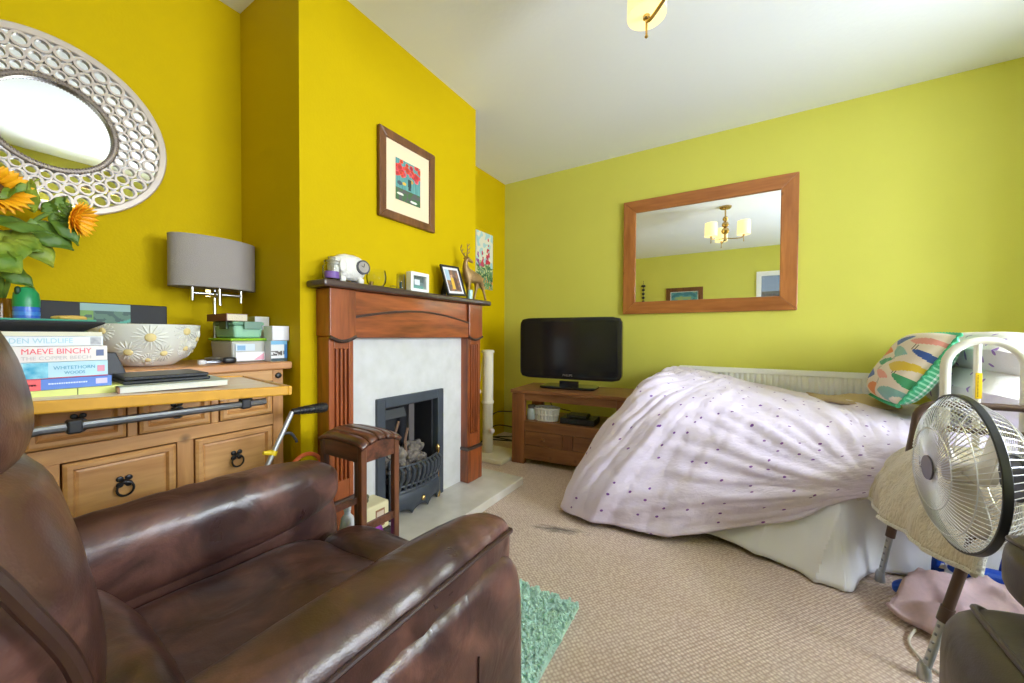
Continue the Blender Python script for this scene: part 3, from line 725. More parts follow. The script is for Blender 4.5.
# ================================================================== CAT SCRATCHING POST
t = thing('scratching_post', 'tall cream cat scratching post standing in the corner on a square base', 'scratching post', (-1.72, 2.46, 0))
MB().box(-1.86, -1.50, 2.30, 2.62, .001, .035).build('base', M['sisal'], t, smooth=False, bevel=.008)
MB().cyl((-1.72, 2.44, .035), (-1.72, 2.44, .435), .042, None, 24).build('rope_post', M['rope'], t)
MB().cyl((-1.72, 2.44, .445), (-1.72, 2.44, .835), .043, None, 24).build('plush_post', M['sisal'], t)
MB().lathe([(.001, .425), (.048, .427), (.050, .437), (.048, .447), (.001, .449)], (-1.72, 2.44, 0), 24).build('collar', M['sisal'], t)
MB().lathe([(.001, .83), (.050, .832), (.052, .842), (.046, .852), (.001, .856)], (-1.72, 2.44, 0), 24).build('cap', M['sisal'], t)
for z0, zz, dx in ((.80, .52, -.06), (.42, .22, .07)):
    pb = MB().sup((-1.72+dx, 2.40, zz), (.02, .02, .02), 2, None, 8).build('pompom', c_(236, 220, 214, rough=.95), t)
    MB().tube([(-1.72+dx*.6, 2.42, z0), (-1.72+dx, 2.40, zz)], .002, 5).build('string', c_(230, 220, 210, rough=.9), pb)

# ================================================================== RADIATOR
t = thing('radiator', 'white panel radiator on the green wall behind the bed', 'radiator', (.2, 3.08, .1))
b = MB(); ra, rb, rz0, rz1 = -.385, .76, .12, .735
nv_ = 34
prof = []
for i in range(nv_):
    x0 = ra+.03+(rb-ra-.06)*i/nv_; w = (rb-ra-.06)/nv_
    prof += [(x0, 3.035), (x0+w*.3, 3.028), (x0+w*.6, 3.028), (x0+w*.9, 3.035)]
poly = [(ra, 3.035)]+prof+[(rb, 3.035), (rb, 3.05), (ra, 3.05)]
MB().prism(poly, 'z', rz0, rz1-.02).build('panel', M['radiator'], t, smooth=False)
b = MB().box(ra-.006, rb+.006, 3.024, 3.030, rz1-.018, rz1+.012).box(ra-.006, rb+.006, 3.112, 3.118, rz1-.018, rz1+.012).box(ra-.006, ra+.004, 3.026, 3.118, rz0, rz1+.01).box(rb-.004, rb+.006, 3.026, 3.118, rz0, rz1+.01)
for k in range(46):
    x = ra+.01+(rb-ra-.02)*k/46; b.box(x, x+.008, 3.03, 3.112, rz1, rz1+.008)
b.build('top_grille', M['radiator'], t, smooth=False)
MB().cyl((ra+.02, 3.08, .02), (ra+.02, 3.08, .13), .011).build('valve_pipe', M['chrome'], t)
MB().box(ra+.1, rb-.1, 3.118, 3.139, .3, .5).build('bracket', M['radiator'], t, smooth=False)

# ================================================================== BED
t = thing('single_bed', 'single bed along the green wall, mostly hidden under its duvet', 'bed', (.5, 2.55, 0))
MB().sup((.50, 2.55, .47), (.93, .41, .085), 9, None, 16).build('mattress', M['sheet'], t)
MB().box(-.42, 1.42, 2.16, 2.96, .09, .38).build('divan_base', c_(206, 200, 196, rough=.9), t, smooth=False, bevel=.02)
MB().box(-.455, -.425, 2.17, 2.96, .05, .690).build('footboard', M['oak'], t, smooth=False, bevel=.01)
b = MB()
for x in (-.35, 1.35):
    for y in (2.2, 2.9): b.cyl((x, y, .001), (x, y, .09), .02, .025)
b.build('castor', M['black'], t)

# white valance sheet hanging to the carpet
vh = cr([(-.42, 2.03, .05), (-.18, 2.0, .04), (.08, 1.945, .02), (.20, 1.905, .010), (.31, 1.868, .006), (.37, 1.862, .006), (.42, 1.97, .012), (.50, 2.075, .012), (.66, 2.11, .008), (.9, 2.12, .01), (1.45, 2.13, .01)], 14)
vt = cr([(-.42, 2.14, .46), (-.18, 2.13, .45), (.08, 2.115, .44), (.20, 2.11, .44), (.33, 2.105, .44), (.37, 2.10, .44), (.42, 2.105, .44), (.50, 2.11, .44), (.66, 2.12, .44), (.9, 2.12, .44), (1.45, 2.12, .44)], 14)
n_ = len(vh)
def val(u, v):
    i = min(n_-1, int(round(u*(n_-1)))); a, c = Vector(vt[i]), Vector(vh[i])
    p = a.lerp(c, v); s = a.x*1.0
    p.y += .012*math.sin(PI*v)-(1 if s < .36 else .25)*(.075*(1-abs(math.sin(s*15+2.2*v)))**2*(.4+.6*abs(math.sin(s*5)))+.026*noise.noise(Vector((s*7+v*3, v*4, 0)))+.008*noise.noise(Vector((s*26, v*5, 4))))*(v**.7)*(1-.5*v)
    if v > .9: p.z = max(.006, p.z)
    return tuple(p)
o = MB().grid(val, n_-1, 26).build('valance_sheet', M['sheet'], None, solid=.004)
tag(o, 'plain white sheet hanging from the bed side down to the carpet', 'sheet')

# duvet: rails from the wall over the top, down the side, to the hem
St = [
 [(-.33, 2.99, .725), (-.38, 2.99, .728), (-.44, 2.99, .712), (-.485, 2.99, .55), (-.505, 2.99, .36), (-.515, 2.99, .2)],
 [(-.30, 2.97, .728), (-.37, 2.80, .733), (-.45, 2.67, .715), (-.52, 2.62, .5), (-.55, 2.60, .28), (-.555, 2.60, .12)],
 [(-.27, 2.97, .726), (-.35, 2.62, .730), (-.46, 2.38, .70), (-.565, 2.31, .48), (-.64, 2.26, .24), (-.67, 2.23, .05)],
 [(-.22, 2.97, .72), (-.31, 2.5, .725), (-.46, 2.2, .685), (-.63, 2.10, .45), (-.755, 2.03, .21), (-.81, 1.98, .03)],
 [(-.15, 2.97, .705), (-.22, 2.5, .71), (-.39, 2.13, .66), (-.60, 1.98, .41), (-.74, 1.885, .19), (-.80, 1.85, .03)],
 [(-.05, 2.97, .685), (-.12, 2.5, .685), (-.26, 2.11, .63), (-.43, 1.94, .42), (-.57, 1.86, .22), (-.64, 1.83, .03)],
 [(.08, 2.97, .655), (.02, 2.5, .65), (-.08, 2.10, .60), (-.17, 1.95, .42), (-.27, 1.885, .22), (-.33, 1.87, .03)],
 [(.25, 2.97, .625), (.22, 2.5, .62), (.14, 2.10, .575), (.05, 1.97, .42), (-.04, 1.93, .25), (-.08, 1.94, .08)],
 [(.45, 2.97, .60), (.42, 2.5, .60), (.36, 2.11, .56), (.29, 2.0, .44), (.22, 1.975, .31), (.19, 1.98, .19)],
 [(.62, 2.97, .59), (.58, 2.5, .59), (.52, 2.12, .555), (.47, 2.04, .46), (.44, 2.015, .38), (.43, 2.02, .32)],
 [(.85, 2.97, .585), (.82, 2.5, .585), (.78, 2.16, .555), (.76, 2.11, .47), (.75, 2.10, .40), (.75, 2.10, .35)],
 [(1.44, 2.97, .585), (1.44, 2.5, .585), (1.44, 2.16, .555), (1.44, 2.11, .47), (1.44, 2.10, .40), (1.44, 2.10, .35)]]
NS, NT = 20, 13
rows = [cr(r, NT) for r in St]
colsn = len(rows[0])
full = []
cc = [cr([rows[i][j] for i in range(len(rows))], NS) for j in range(colsn)]
nu_, nv2 = len(cc[0]), colsn
P = np.array([[cc[j][i] for j in range(nv2)] for i in range(nu_)])          # u along bed, v towards hem
du = np.gradient(P, axis=0); dv = np.gradient(P, axis=1)
nrm = np.cross(du, dv); nrm /= np.linalg.norm(nrm, axis=2, keepdims=True)+1e-9
if nrm[nu_//2, nv2//3, 2] < 0: nrm = -nrm
su = np.concatenate([[0], np.cumsum(np.linalg.norm(np.diff(P[:, nv2*2//3], axis=0), axis=1))])
sv = np.concatenate([[0], np.cumsum(np.linalg.norm(np.diff(P[nu_//2], axis=0), axis=1))])
G = np.array([.47, 2.03, .34])            # the folds gather where the duvet is caught by the commode
def ridge(x): return 1-abs(((x/PI) % 2)-1)*2 if True else 0
for i in range(nu_):
    for j in range(nv2):
        p = P[i, j]; v = j/(nv2-1); d = np.linalg.norm(p-G)
        ang = math.atan2(p[2]-G[2]+(p[1]-2.03)*.55, p[0]-G[0]+1e-6)          # direction round the gather
        nz = noise.noise(Vector((p[0]*2.2, p[1]*2.2, p[2]*2.2))); nz2 = noise.noise(Vector((p[0]*1.3+7, p[1]*1.3, p[2]*1.3)))
        env = min(1, v*2.2)*min(1, d*3)
        right = 1/(1+math.exp((p[0]-.50)*14))
        def rg(x, sh): return (1-abs(math.sin(x)))**sh            # narrow soft ridges
        amp = max(0, .45+1.1*noise.noise(Vector((ang*3.1, d*1.7, 3))))
        amp2 = max(0, .35+1.3*noise.noise(Vector((ang*6.3+4, d*2.6, 8))))
        h = (.052*rg(ang*8.5+nz*1.6, 1.3)*amp+.030*rg(ang*19+nz*3.2+1, 1.2)*amp2)*env*right*min(1.1, .45+d)
        # hanging folds at the foot corner
        w2 = 1/(1+math.exp((su[i]-1.55)*8))
        f2 = .8*rg(su[i]*9.5+nz*1.2+.5*v, 1.6)+.2*rg(su[i]*21+nz2*2+1, 1.4)
        h = h*(1-.7*w2)+w2*.050*f2*max(0, v-.25)*1.2
        fl = noise.noise(Vector((ang*20, d*2.5, 2)))*(1-w2)+noise.noise(Vector((su[i]*17, v*2.2, 4)))*w2
        f3 = noise.noise(Vector((ang*44, d*5, 6)))*(1-w2)+noise.noise(Vector((su[i]*38, v*4, 9)))*w2
        h += (.013*fl+.006*f3)*env+.004*noise.noise(Vector((p[0]*15, p[1]*15, p[2]*15)))
        h += .016*noise.noise(Vector((su[i]*3.0, sv[j]*3.0, 5)))*min(1, v*3)
        if p[1] > 2.30 and p[0] < -.40: h = min(h, .008)
        # soft puckers on the flat top
        h += (1-min(1, v*2.0))*(.010*math.sin(p[0]*26+p[1]*14+nz*4)+.004)*(1 if v > .02 else 0)
        P[i, j] = p+nrm[i, j]*h
        if P[i, j][2] < .012: P[i, j][2] = .012
b = MB()
b.add([tuple(q) for q in P.reshape(-1, 3)], [(i*nv2+j, (i+1)*nv2+j, (i+1)*nv2+j+1, i*nv2+j+1) for i in range(nu_-1) for j in range(nv2-1)])
o = b.build('duvet', M['duvet'], None, solid=.014, angle=180)
set_uv(o, [(su[i], sv[j]) for i in range(nu_) for j in range(nv2)], 0, 0)
tag(o, 'rumpled white duvet cover with tiny purple sprigs trailing to the carpet', 'duvet')

# sand-coloured blanket lying at the back of the bed
def bl(u, v):
    x = .36+.34*u; y = 2.62+.36*v
    return (x, y, .612+.012*math.sin(u*7+v*3)+.012*math.sin(PI*u)*math.sin(PI*v)+.008*noise.noise(Vector((u*5, v*5, 0))))
o = MB().grid(bl, 24, 24).build('folded_blanket', M['beigeblanket'], None, solid=.016)
tag(o, 'sand-coloured blanket lying on the bed beside the bird cushion', 'blanket')

def pillow_grid(c, R, w, h, th, n=40, pinch=.10):
    """a stuffed pillow: front and back sheets; R columns = width, height, normal"""
    c = Vector(c)
    def sheet(sg):
        def fn(u, v):
            a, d = 2*u-1, 2*v-1
            z = th*((1-a**4)*(1-d**4))**.55*sg if abs(a) < 1 and abs(d) < 1 else 0
            z += sg*.006*noise.noise(Vector((a*4, d*4, sg*3)))*(1-a*a)*(1-d*d)
            x = a*w*(1-pinch*(d*d)*(1-abs(a)*.3)*.6); y = d*h*(1-pinch*(a*a)*(1-abs(d)*.3)*.6)
            return tuple(c+R @ Vector((x, y, z)))
        return fn
    return MB().grid(sheet(1), n, n), MB().grid(sheet(-1), n, n)

# pillows with violet flowers against the head end
def floral_pillow(c, R, w, h, th, lb):
    f, k = pillow_grid(c, R, w, h, th, 24)
    nn = len(f.v); f.add(k.v, [q[::-1] for q in k.f])
    o = f.build('bed_pillow', M['pillowfl'], None, angle=180)
    uvs = [((i//25)/24*w*2, (i % 25)/24*h*2) for i in range(nn)]*2
    set_uv(o, uvs, 0, 0)
    return tag(o, lb, 'pillow', 'pillows at the head of the bed')
def basis(xa, ya): 
    X = Vector(xa).normalized(); Y = Vector(ya); Y = (Y-X*Y.dot(X)).normalized(); Z = X.cross(Y)
    return Matrix((X, Y, Z)).transposed()
floral_pillow((1.10, 2.55, .69), basis((0, 1, 0), (-.96, 0, .22)), .38, .31, .14, 'violet-flowered pillow lying lowest behind the white bed rail')
floral_pillow((1.14, 2.58, .835), basis((0, 1, 0), (-.90, 0, .26)), .40, .32, .12, 'violet-flowered pillow on top of the other pillow behind the white bed rail')

# bird cushion leaning on the pillows: birds in front, green gingham behind, ruffled edge
t = thing('bird_cushion', 'square cushion printed with colourful birds and backed with green gingham', 'cushion', (.72, 2.55, .62))
slant = Vector((.175, 0.03, .306)).normalized()
Rb = basis((0, -1, 0), slant)                 # width along -Y, height up the slant
if (Rb @ Vector((0, 0, 1))).x > 0: Rb = basis((0, 1, 0), slant)
cc_ = Vector((.70, 2.545, .822))
front, back = pillow_grid(cc_, Rb, .205, .185, .085, 90, .06)
cream = S(226, 210, 196); birds = []
pal = [S(60, 90, 166), S(226, 150, 140), S(70, 156, 110), S(220, 186, 60), S(226, 130, 60), S(130, 176, 170)]
rows_b = [(-.78, 0), (-.42, .5), (-.06, 0), (.30, .5), (.66, 0)]
kb = 0
for r, (yy, off) in enumerate(rows_b):
    for q in range(-2, 3):
        birds.append(((q+off)*.80+.1, yy, pal[(kb*5+r) % 6], (1 if r % 2 else -1), .7+.5*((kb % 3) != 0))); kb += 1
def birdpaint(u, v):
    a, d = 2*u-1, 2*v-1; a *= -1 if True else 1
    for (bx, by, c, s, fat) in birds:
        x, y = (a-bx)*s, d-by
        y += -.10*x
        if abs(x) < .38:
            up = .07*(1-(x/.38)**2)**.8+.10*x; lo = -.20*(1-abs((x+.03)/.42))**.8*fat
            if lo < y < up: return c
        for lx in (-.03, .04):
            if abs(x-lx) < .012 and -.30 < y < -.15: return S(50, 44, 44)
    return cream
n = 90
fo = front.build('bird_print', M['paintfab'], t, angle=180)
set_colors(fo, [birdpaint((i+.5)/n, (j+.5)/n) for i in range(n) for j in range(n)])
def ging(u, v):
    a = int(u*36) % 2; d = int(v*36) % 2
    return S(70, 176, 128) if a and d else (S(150, 216, 186) if a or d else S(238, 244, 240))
bo = back.build('gingham_back', M['paintfab'], t, angle=180)
set_colors(bo, [ging((i+.5)/n, (j+.5)/n) for i in range(n) for j in range(n)])
rf = []
for k in range(200):
    q = 4*k/200; sdd = int(q); f = 2*(q-sdd)-1
    a, d = [(f, -1), (1, f), (-f, 1), (-1, -f)][sdd]
    a2 = a*.205*(1-.06*.6*d*d*(1-abs(a)*.3)); d2 = d*.185*(1-.06*.6*a*a*(1-abs(d)*.3))
    rf.append((a2, d2, k))
b = MB(); v = []
for a2, d2, k in rf:
    v.append(cc_+Rb @ Vector((a2*.985, d2*.985, 0))); w = .006*math.sin(k*1.7); v.append(cc_+Rb @ Vector((a2*1.07, d2*1.07, w-.004)))
b.add(v, [(2*k, 2*k+1, (2*k+3) % 400, (2*k+2) % 400) for k in range(200)])
b.build('ruffle', c_(80, 190, 144, rough=.9), t, solid=.004)

# white bed rail
t = thing('bed_rail', 'white tubular bed grab rail with a yellow label at the bed side', 'bed rail', (.76, 2.09, 0))
ax0, ax1, ry = .660, .855, 2.045
pts = [(ax0, ry, .10), (ax0, ry, .84)]+arc(((ax0+ax1)/2, ry, .862), (ax1-ax0)/2, 180, 0, 12)+[(ax1, ry, .84), (ax1, ry, .10)]
MB().tube(pts, .0145, 12).build('hoop', M['whitemetal'], t)
xm = (ax0+ax1)/2-.018
MB().cyl((xm, ry, .37), (xm, ry, .955), .010).build('upright', M['whitemetal'], t)
MB().cyl((ax0, ry, .37), (ax1, ry, .37), .010).build('crossbar', M['whitemetal'], t)
lb = MB().box(xm-.0085, xm+.0085, ry-.0135, ry-.0105, .748, .842).build('yellow_label', c_(246, 204, 20), t, smooth=False, bevel=.002)
b = MB()
for k in range(16): b.box(xm-.004, xm-.001, ry-.0142, ry-.0136, .755+.005*k, .758+.005*k)
b.build('label_print', c_(120, 90, 20), t, smooth=False)
b = MB()
for x in (ax0, ax1): b.tube([(x, ry, .37), (x, ry+.05, .37), (x, ry+.10, .37)], .012)
b.build('under_mattress_bar', M['whitemetal'], t)

# ================================================================== COMMODE FRAME + FLEECE
t = thing('commode_chair', 'brown tube commode chair with grey adjustable legs by the bed', 'commode chair', (.72, 1.76, 0))
def splay(xb, yb, xt, yt, zt_, lb=None):
    a, c = Vector((xb, yb, .012)), Vector((xt, yt, zt_)); m = a.lerp(c, .42)
    o = MB().cyl(m, c, .0118).build('leg', M['browntube'], t)
    MB().cyl(a, a.lerp(c, .47), .0098).build('leg_extension', M['greytip'], o)
    MB().cyl(m-(c-a).normalized()*.012, m+(c-a).normalized()*.03, .0145).build('leg_collar', M['browntube'], o)
    MB().lathe([(.001, .001), (.016, .001), (.015, .03), (.010, .045)], (xb, yb, 0), 14).build('ferrule', M['greytip'], o)
    b = MB()
    for k in range(5):
        q = a.lerp(c, .12+.06*k); b.sup((q.x-.008, q.y-.006, q.z), (.004, .004, .005), 2, None, 4)
    b.build('height_button', M['steel'], o)
splay(.486, 2.015, .548, 2.00, .46); splay(.458, 1.505, .545, 1.50, .44)
splay(.98, 2.0, .94, 2.0, .44); splay(1.0, 1.505, .95, 1.50, .44)
for y, nm in ((2.00, 'far'), (1.50, 'near')):
    if y > 1.8:
        pts = [(.548, y, .46), (.566, y, .60), (.572, y, .66)]+[(.572+.065-.065*math.cos(math.radians(a)), y, .66+.065*math.sin(math.radians(a))) for a in range(15, 91, 15)]+[(.95, y, .728), (.99, y, .71), (1.0, y, .6), (.98, y, .44)]
        MB().tube(pts, .0125, 12).build('arm_tube', M['browntube'], t)
        MB().cyl((.62, y-.002, .635), (1.0, y-.002, .635), .011).build('arm_rail', M['browntube'], t)
MB().tube([(.545, 1.50, .44), (.545, 2.0, .44), (.95, 2.0, .44), (.95, 1.5, .44)], .012, 10, closed=True).build('seat_frame', M['browntube'], t)
MB().sup((.75, 1.75, .465), (.21, .26, .03), 5, None, 14).build('seat', c_(180, 170, 160), t)
MB().tube([(.98, 2.0, .5), (1.0, 2.0, .78), (1.0, 1.5, .78), (.98, 1.5, .5)], .0125, 10).build('back_tube', M['browntube'], t)
MB().sup((1.0, 1.75, .70), (.02, .24, .09), 4).build('backrest', c_(70, 76, 92, rough=.6), t)

def flee(u, v):
    # u: along the front edge, far (0) to near (1); v: from the back of the seat over the front edge to the hem
    y = 2.09-.60*u
    prof = cr([(.95, .0, .53), (.80, 0, .545), (.66, 0, .548), (.565, 0, .53), (.505, 0, .46), (.468, 0, .40), (.452, 0, .33)], 6)
    k = v*(len(prof)-1); i = min(len(prof)-2, int(k)); f = k-i
    x = prof[i][0]*(1-f)+prof[i+1][0]*f; z = prof[i][2]*(1-f)+prof[i+1][2]*f
    hang = max(0, v-.5)*2
    z += .035*math.sin(PI*min(1, u*1.1))*(1-hang)-.02*hang*math.sin(u*3)+.06*u*hang
    fold = 2*(1-abs(math.sin(u*8+1.3*noise.noise(Vector((u*3, v*2, 1))))))**1.5-1+.5*math.sin(u*31)
    x -= (.013*fold+.012)*min(1, max(0, v-.3)*2.5); y -= .05*hang*(u-.15)
    if u < .1: z -= (.1-u)*.5
    z += .006*noise.noise(Vector((u*9, v*9, 0)))
    x += .075*u*u; z -= .03*u*hang
    return (x, y, z)
t = thing('fleece_throw', 'beige fleece throw draped over the commode chair seat behind the fan', 'throw', (.7, 1.76, .5))
MB().grid(flee, 90, 50).build('throw', M['fleece'], t, solid=.014, angle=180)
hem = [flee(i/60, 1.0) for i in range(61)]
MB().tube([(x-.004, y, z-.004) for x, y, z in hem], [.008+.0008*math.sin(i*2.1) for i in range(61)], 8).build('fringe', M['fleecetrim'], t)
corner = [flee(1, v/20) for v in range(21)]
MB().tube([(x, y-.004, z) for x, y, z in corner], .011, 8).build('fringe', M['fleecetrim'], t)

# ================================================================== FAN
t = thing('pedestal_fan', 'chrome cage pedestal fan with black rim in front of the fleece throw', 'fan', (.56, 1.26, 0))
fc = Vector((.453, 1.327, .647)); R_ = .182
AX = Vector((-1, -.035, .0)).normalized(); FU = Vector((0, 0, 1)); FV = AX.cross(FU)
FU = FV.cross(AX)
def fp(r, a, d): return fc+FU*(r*math.sin(a))+FV*(r*math.cos(a))+AX*d
def ringpts(r, d, n=72): return [fp(r, 2*PI*k/n, d) for k in range(n)]
b = MB()   # band joining the two cages
n = 72; v = []
for k in range(n):
    a = 2*PI*k/n
    v += [fp(R_+.003, a, .0075), fp(R_+.003, a, -.0075), fp(R_-.003, a, -.0075), fp(R_-.003, a, .0075)]
b.add(v, [(4*k+i, 4*((k+1) % n)+i, 4*((k+1) % n)+(i+1) % 4, 4*k+(i+1) % 4) for k in range(n) for i in range(4)])
b.build('cage_rim', M['black'], t, bevel=.0015)
def cage(depth, sg, nm, nw, hub):
    b = MB()
    for k in range(nw):
        a = 2*PI*k/nw; pts = []
        for i in range(9):
            f = i/8; r = hub+(R_-.001-hub)*f
            pts.append(fp(r, a+.35*sg*(1-f), sg*(.006+depth*(1-f**3.2))))
        b.tube(pts, .0010, 4, caps=False)
    for f in (.45, .8):
        r = hub+(R_-hub)*f; b.tube(ringpts(r, sg*(.006+depth*(1-f**3.2)), 48), .0013, 5, closed=True)
    return b.build(nm, M['cagewire'], t)
cage(.044, 1, 'front_grille', 84, .028); cage(.085, -1, 'rear_grille', 72, .035)
MB().tube([fc+AX*.045, fc+AX*.054], [.031, .029], 28).build('hub_badge', c_(92, 84, 96, rough=.35), t)
for k in range(3):
    def bd(u, v, k=k):
        r = .028+.118*u; a = 2*PI*k/3+.5+(v-.5)*(.9+.5*u*(1-u)*2)*(1.0 if u < .85 else 1-(u-.85)*2.2)
        return tuple(fp(r, a, -.012+.034*(v-.5)))
    MB().grid(bd, 14, 8).build('blade', c_(214, 206, 196, rough=.3), t, solid=.003)
MB().tube([fc+AX*.02, fc-AX*.055], .026, 20).build('rotor_boss', c_(200, 190, 180, rough=.3), t)
MB().tube([fc-AX*.085, fc-AX*.10, fc-AX*.17, fc-AX*.20], [.05, .058, .052, .03], 24).build('motor', M['black'], t)
pb_ = fc-AX*.13
MB().cyl((pb_.x, pb_.y, .03), (pb_.x, pb_.y, pb_.z-.03), .012).build('pole', M['chrome'], t)
MB().lathe([(.001, .001), (.17, .001), (.175, .012), (.15, .022), (.03, .035), (.018, .06), (.001, .06)], (pb_.x, pb_.y, 0), 32).build('base', M['black'], t)

# ================================================================== things on the carpet at the right
def pk(u, v):
    A0, B0, C0, D0 = [Vector(q) for q in ((.445, 1.775, .02), (.575, 1.96, .10), (.94, 2.00, .11), (.90, 1.55, .03))]
    p = A0.lerp(B0, v).lerp(D0.lerp(C0, v), u)
    p.z += .022*math.sin(PI*v)*(1-.4*u)+.034*noise.noise(Vector((u*5, v*3, 2)))+.026*(1-abs(math.sin(u*7+v*3)))**2*(1-.5*v)+.018*(1-abs(math.sin(u*4-v*6+1)))**3
    p.z = max(p.z, .012); p.y -= .05*math.sin(PI*u)*(1-v)
    return tuple(p)
o = MB().grid(pk, 40, 24).build('pink_towel', M['pinkcloth'], None, solid=.012, angle=180)
tag(o, 'crumpled pale pink towel on the carpet under the commode chair', 'towel')
o = MB().box(.60, 1.05, 1.98, 2.10, .002, .035).build('slipper_tray', c_(46, 50, 60, rough=.7), None, smooth=False, bevel=.012)
tag(o, 'dark flat mat tucked under the bed edge behind the pink towel', 'mat')
t = thing('blue_bag', 'royal blue carrier bag with two upright straps behind the pink towel', 'bag', (.8, 2.1, 0))
MB().sup((.83, 2.02, .115), (.16, .030, .024), 3, None, 14).build('pouch', M['blue'], t)
for x in (.635, .80):
    MB().grid(lambda u, v, x=x: (x+.034*v+.02*u-.01*math.sin(4*u), 2.045-.015*math.sin(PI*u), .05+.24*u), 12, 2).build('strap', M['blue'], t, solid=.004)
o = MB().sup((.545, 1.955, .030), (.045, .024, .026), 2.6, rotz(38), 12, lambda p: p*(1+.3*noise.noise(p*30))).build('blue_slipper', M['blue'], None)
tag(o, 'small royal blue bundle on the carpet left of the pink towel', 'slipper')
tag(MB().tube(cr([(.50, 1.72, .012), (.47, 1.66, .006), (.47, 1.60, .006), (.50, 1.54, .006), (.6, 1.50, .006), (.7, 1.45, .006)], 8), .004, 6).build('fan_lead', c_(206, 198, 186), None), 'pale thin lead trailing on the carpet below the pink towel', 'cable')

# ================================================================== RUG (shaggy chenille)
t = thing('shaggy_rug', 'aqua green chenille shaggy rug beside the brown recliner', 'rug', (-.6, .9, 0))
ra_ = math.radians(-3)
def rp(u, v, z=0): # corner near (-.476,1.249)
    p = Vector((-.476, 1.240))+Vector((-math.cos(.06), -.03))*(u*.62)+Vector((.025, -1)).normalized()*(v*.56)
    return (p.x, p.y, z)
MB().add([rp(0, 0, .002), rp(1, 0, .002), rp(1, 1, .002), rp(0, 1, .002), rp(0, 0, .012), rp(1, 0, .012), rp(1, 1, .012), rp(0, 1, .012)], [(3, 2, 1, 0), (4, 5, 6, 7), (0, 1, 5, 4), (1, 2, 6, 5), (2, 3, 7, 6), (3, 0, 4, 7)]).build('backing', M['rug'], t, smooth=False)
random.seed(3); b = MB()
for k in range(4200):
    u, v = random.random(), random.random()
    if u > .45 and random.random() < .55: continue
    x, y, z = rp(u, v, .008); a = random.uniform(0, 2*PI); l = random.uniform(.006, .016)
    p0 = Vector((x, y, z)); p1 = p0+Vector((math.cos(a)*l*.5, math.sin(a)*l*.5, .012)); p2 = p0+Vector((math.cos(a)*l, math.sin(a)*l, .012+random.uniform(-.003, .010)))
    b.tube([p0, p1, p2], [.0045, .0055, .0035], 5)
tag(b.build('pile', M['rug'], t), kind='stuff')

# ================================================================== MIRRORS AND PICTURES
def mitred(c, U, V, nrm_, w, h, fw, fd, m1, m2, t, name='frame', bev=.004):
    """four mitred rails as two meshes (horizontal and vertical grain)"""
    c, U, V, nn = Vector(c), Vector(U), Vector(V), Vector(nrm_)
    def rail(b, q):
        f = [c+U*a+V*d+nn*e for e in (0, fd) for a, d in q]
        b.add(f, [(3, 2, 1, 0), (4, 5, 6, 7), (0, 1, 5, 4), (1, 2, 6, 5), (2, 3, 7, 6), (3, 0, 4, 7)])
    W, Hh = w/2, h/2; w2, h2 = W-fw, Hh-fw
    for q in ([(-W, Hh), (-w2, h2), (w2, h2), (W, Hh)], [(-W, -Hh), (W, -Hh), (w2, -h2), (-w2, -h2)]):
        b = MB(); rail(b, q); b.build(name, m1, t, smooth=False, bevel=bev)
    for q in ([(-W, -Hh), (-w2, -h2), (-w2, h2), (-W, Hh)], [(W, -Hh), (W, Hh), (w2, h2), (w2, -h2)]):
        b = MB(); rail(b, q); b.build(name, m2, t, smooth=False, bevel=bev)
def sheet(c, U, V, w, h, d, nn, m, t, name):
    c, U, V, nn = Vector(c), Vector(U), Vector(V), Vector(nn)
    p = [c+U*(a*w/2)+V*(b_*h/2)+nn*e for e in (d-.003, d) for a, b_ in ((-1, -1), (1, -1), (1, 1), (-1, 1))]
    return MB().add(p, [(3, 2, 1, 0), (4, 5, 6, 7), (0, 1, 5, 4), (1, 2, 6, 5), (2, 3, 7, 6), (3, 0, 4, 7)]).build(name, m, t, smooth=False)
# big wall mirror
mx0, mx1, mz0, mz1 = -.832, .323, .97+.179, .97+1.097
t = thing('wall_mirror', 'large rectangular mirror in a wide orange pine frame on the green wall', 'mirror', (-.25, Yw, 1.6))
cm = ((mx0+mx1)/2, Yw-.002, (mz0+mz1)/2); mw, mh = mx1-mx0, mz1-mz0
mitred(cm, (1, 0, 0), (0, 0, 1), (0, -1, 0), mw, mh, .098, .028, M['mirrorwood'], M['mirrorwood_z'], t)
sheet(cm, (1, 0, 0), (0, 0, 1), mw-.19, mh-.19, .016, (0, -1, 0), M['mirror'], t, 'glass')
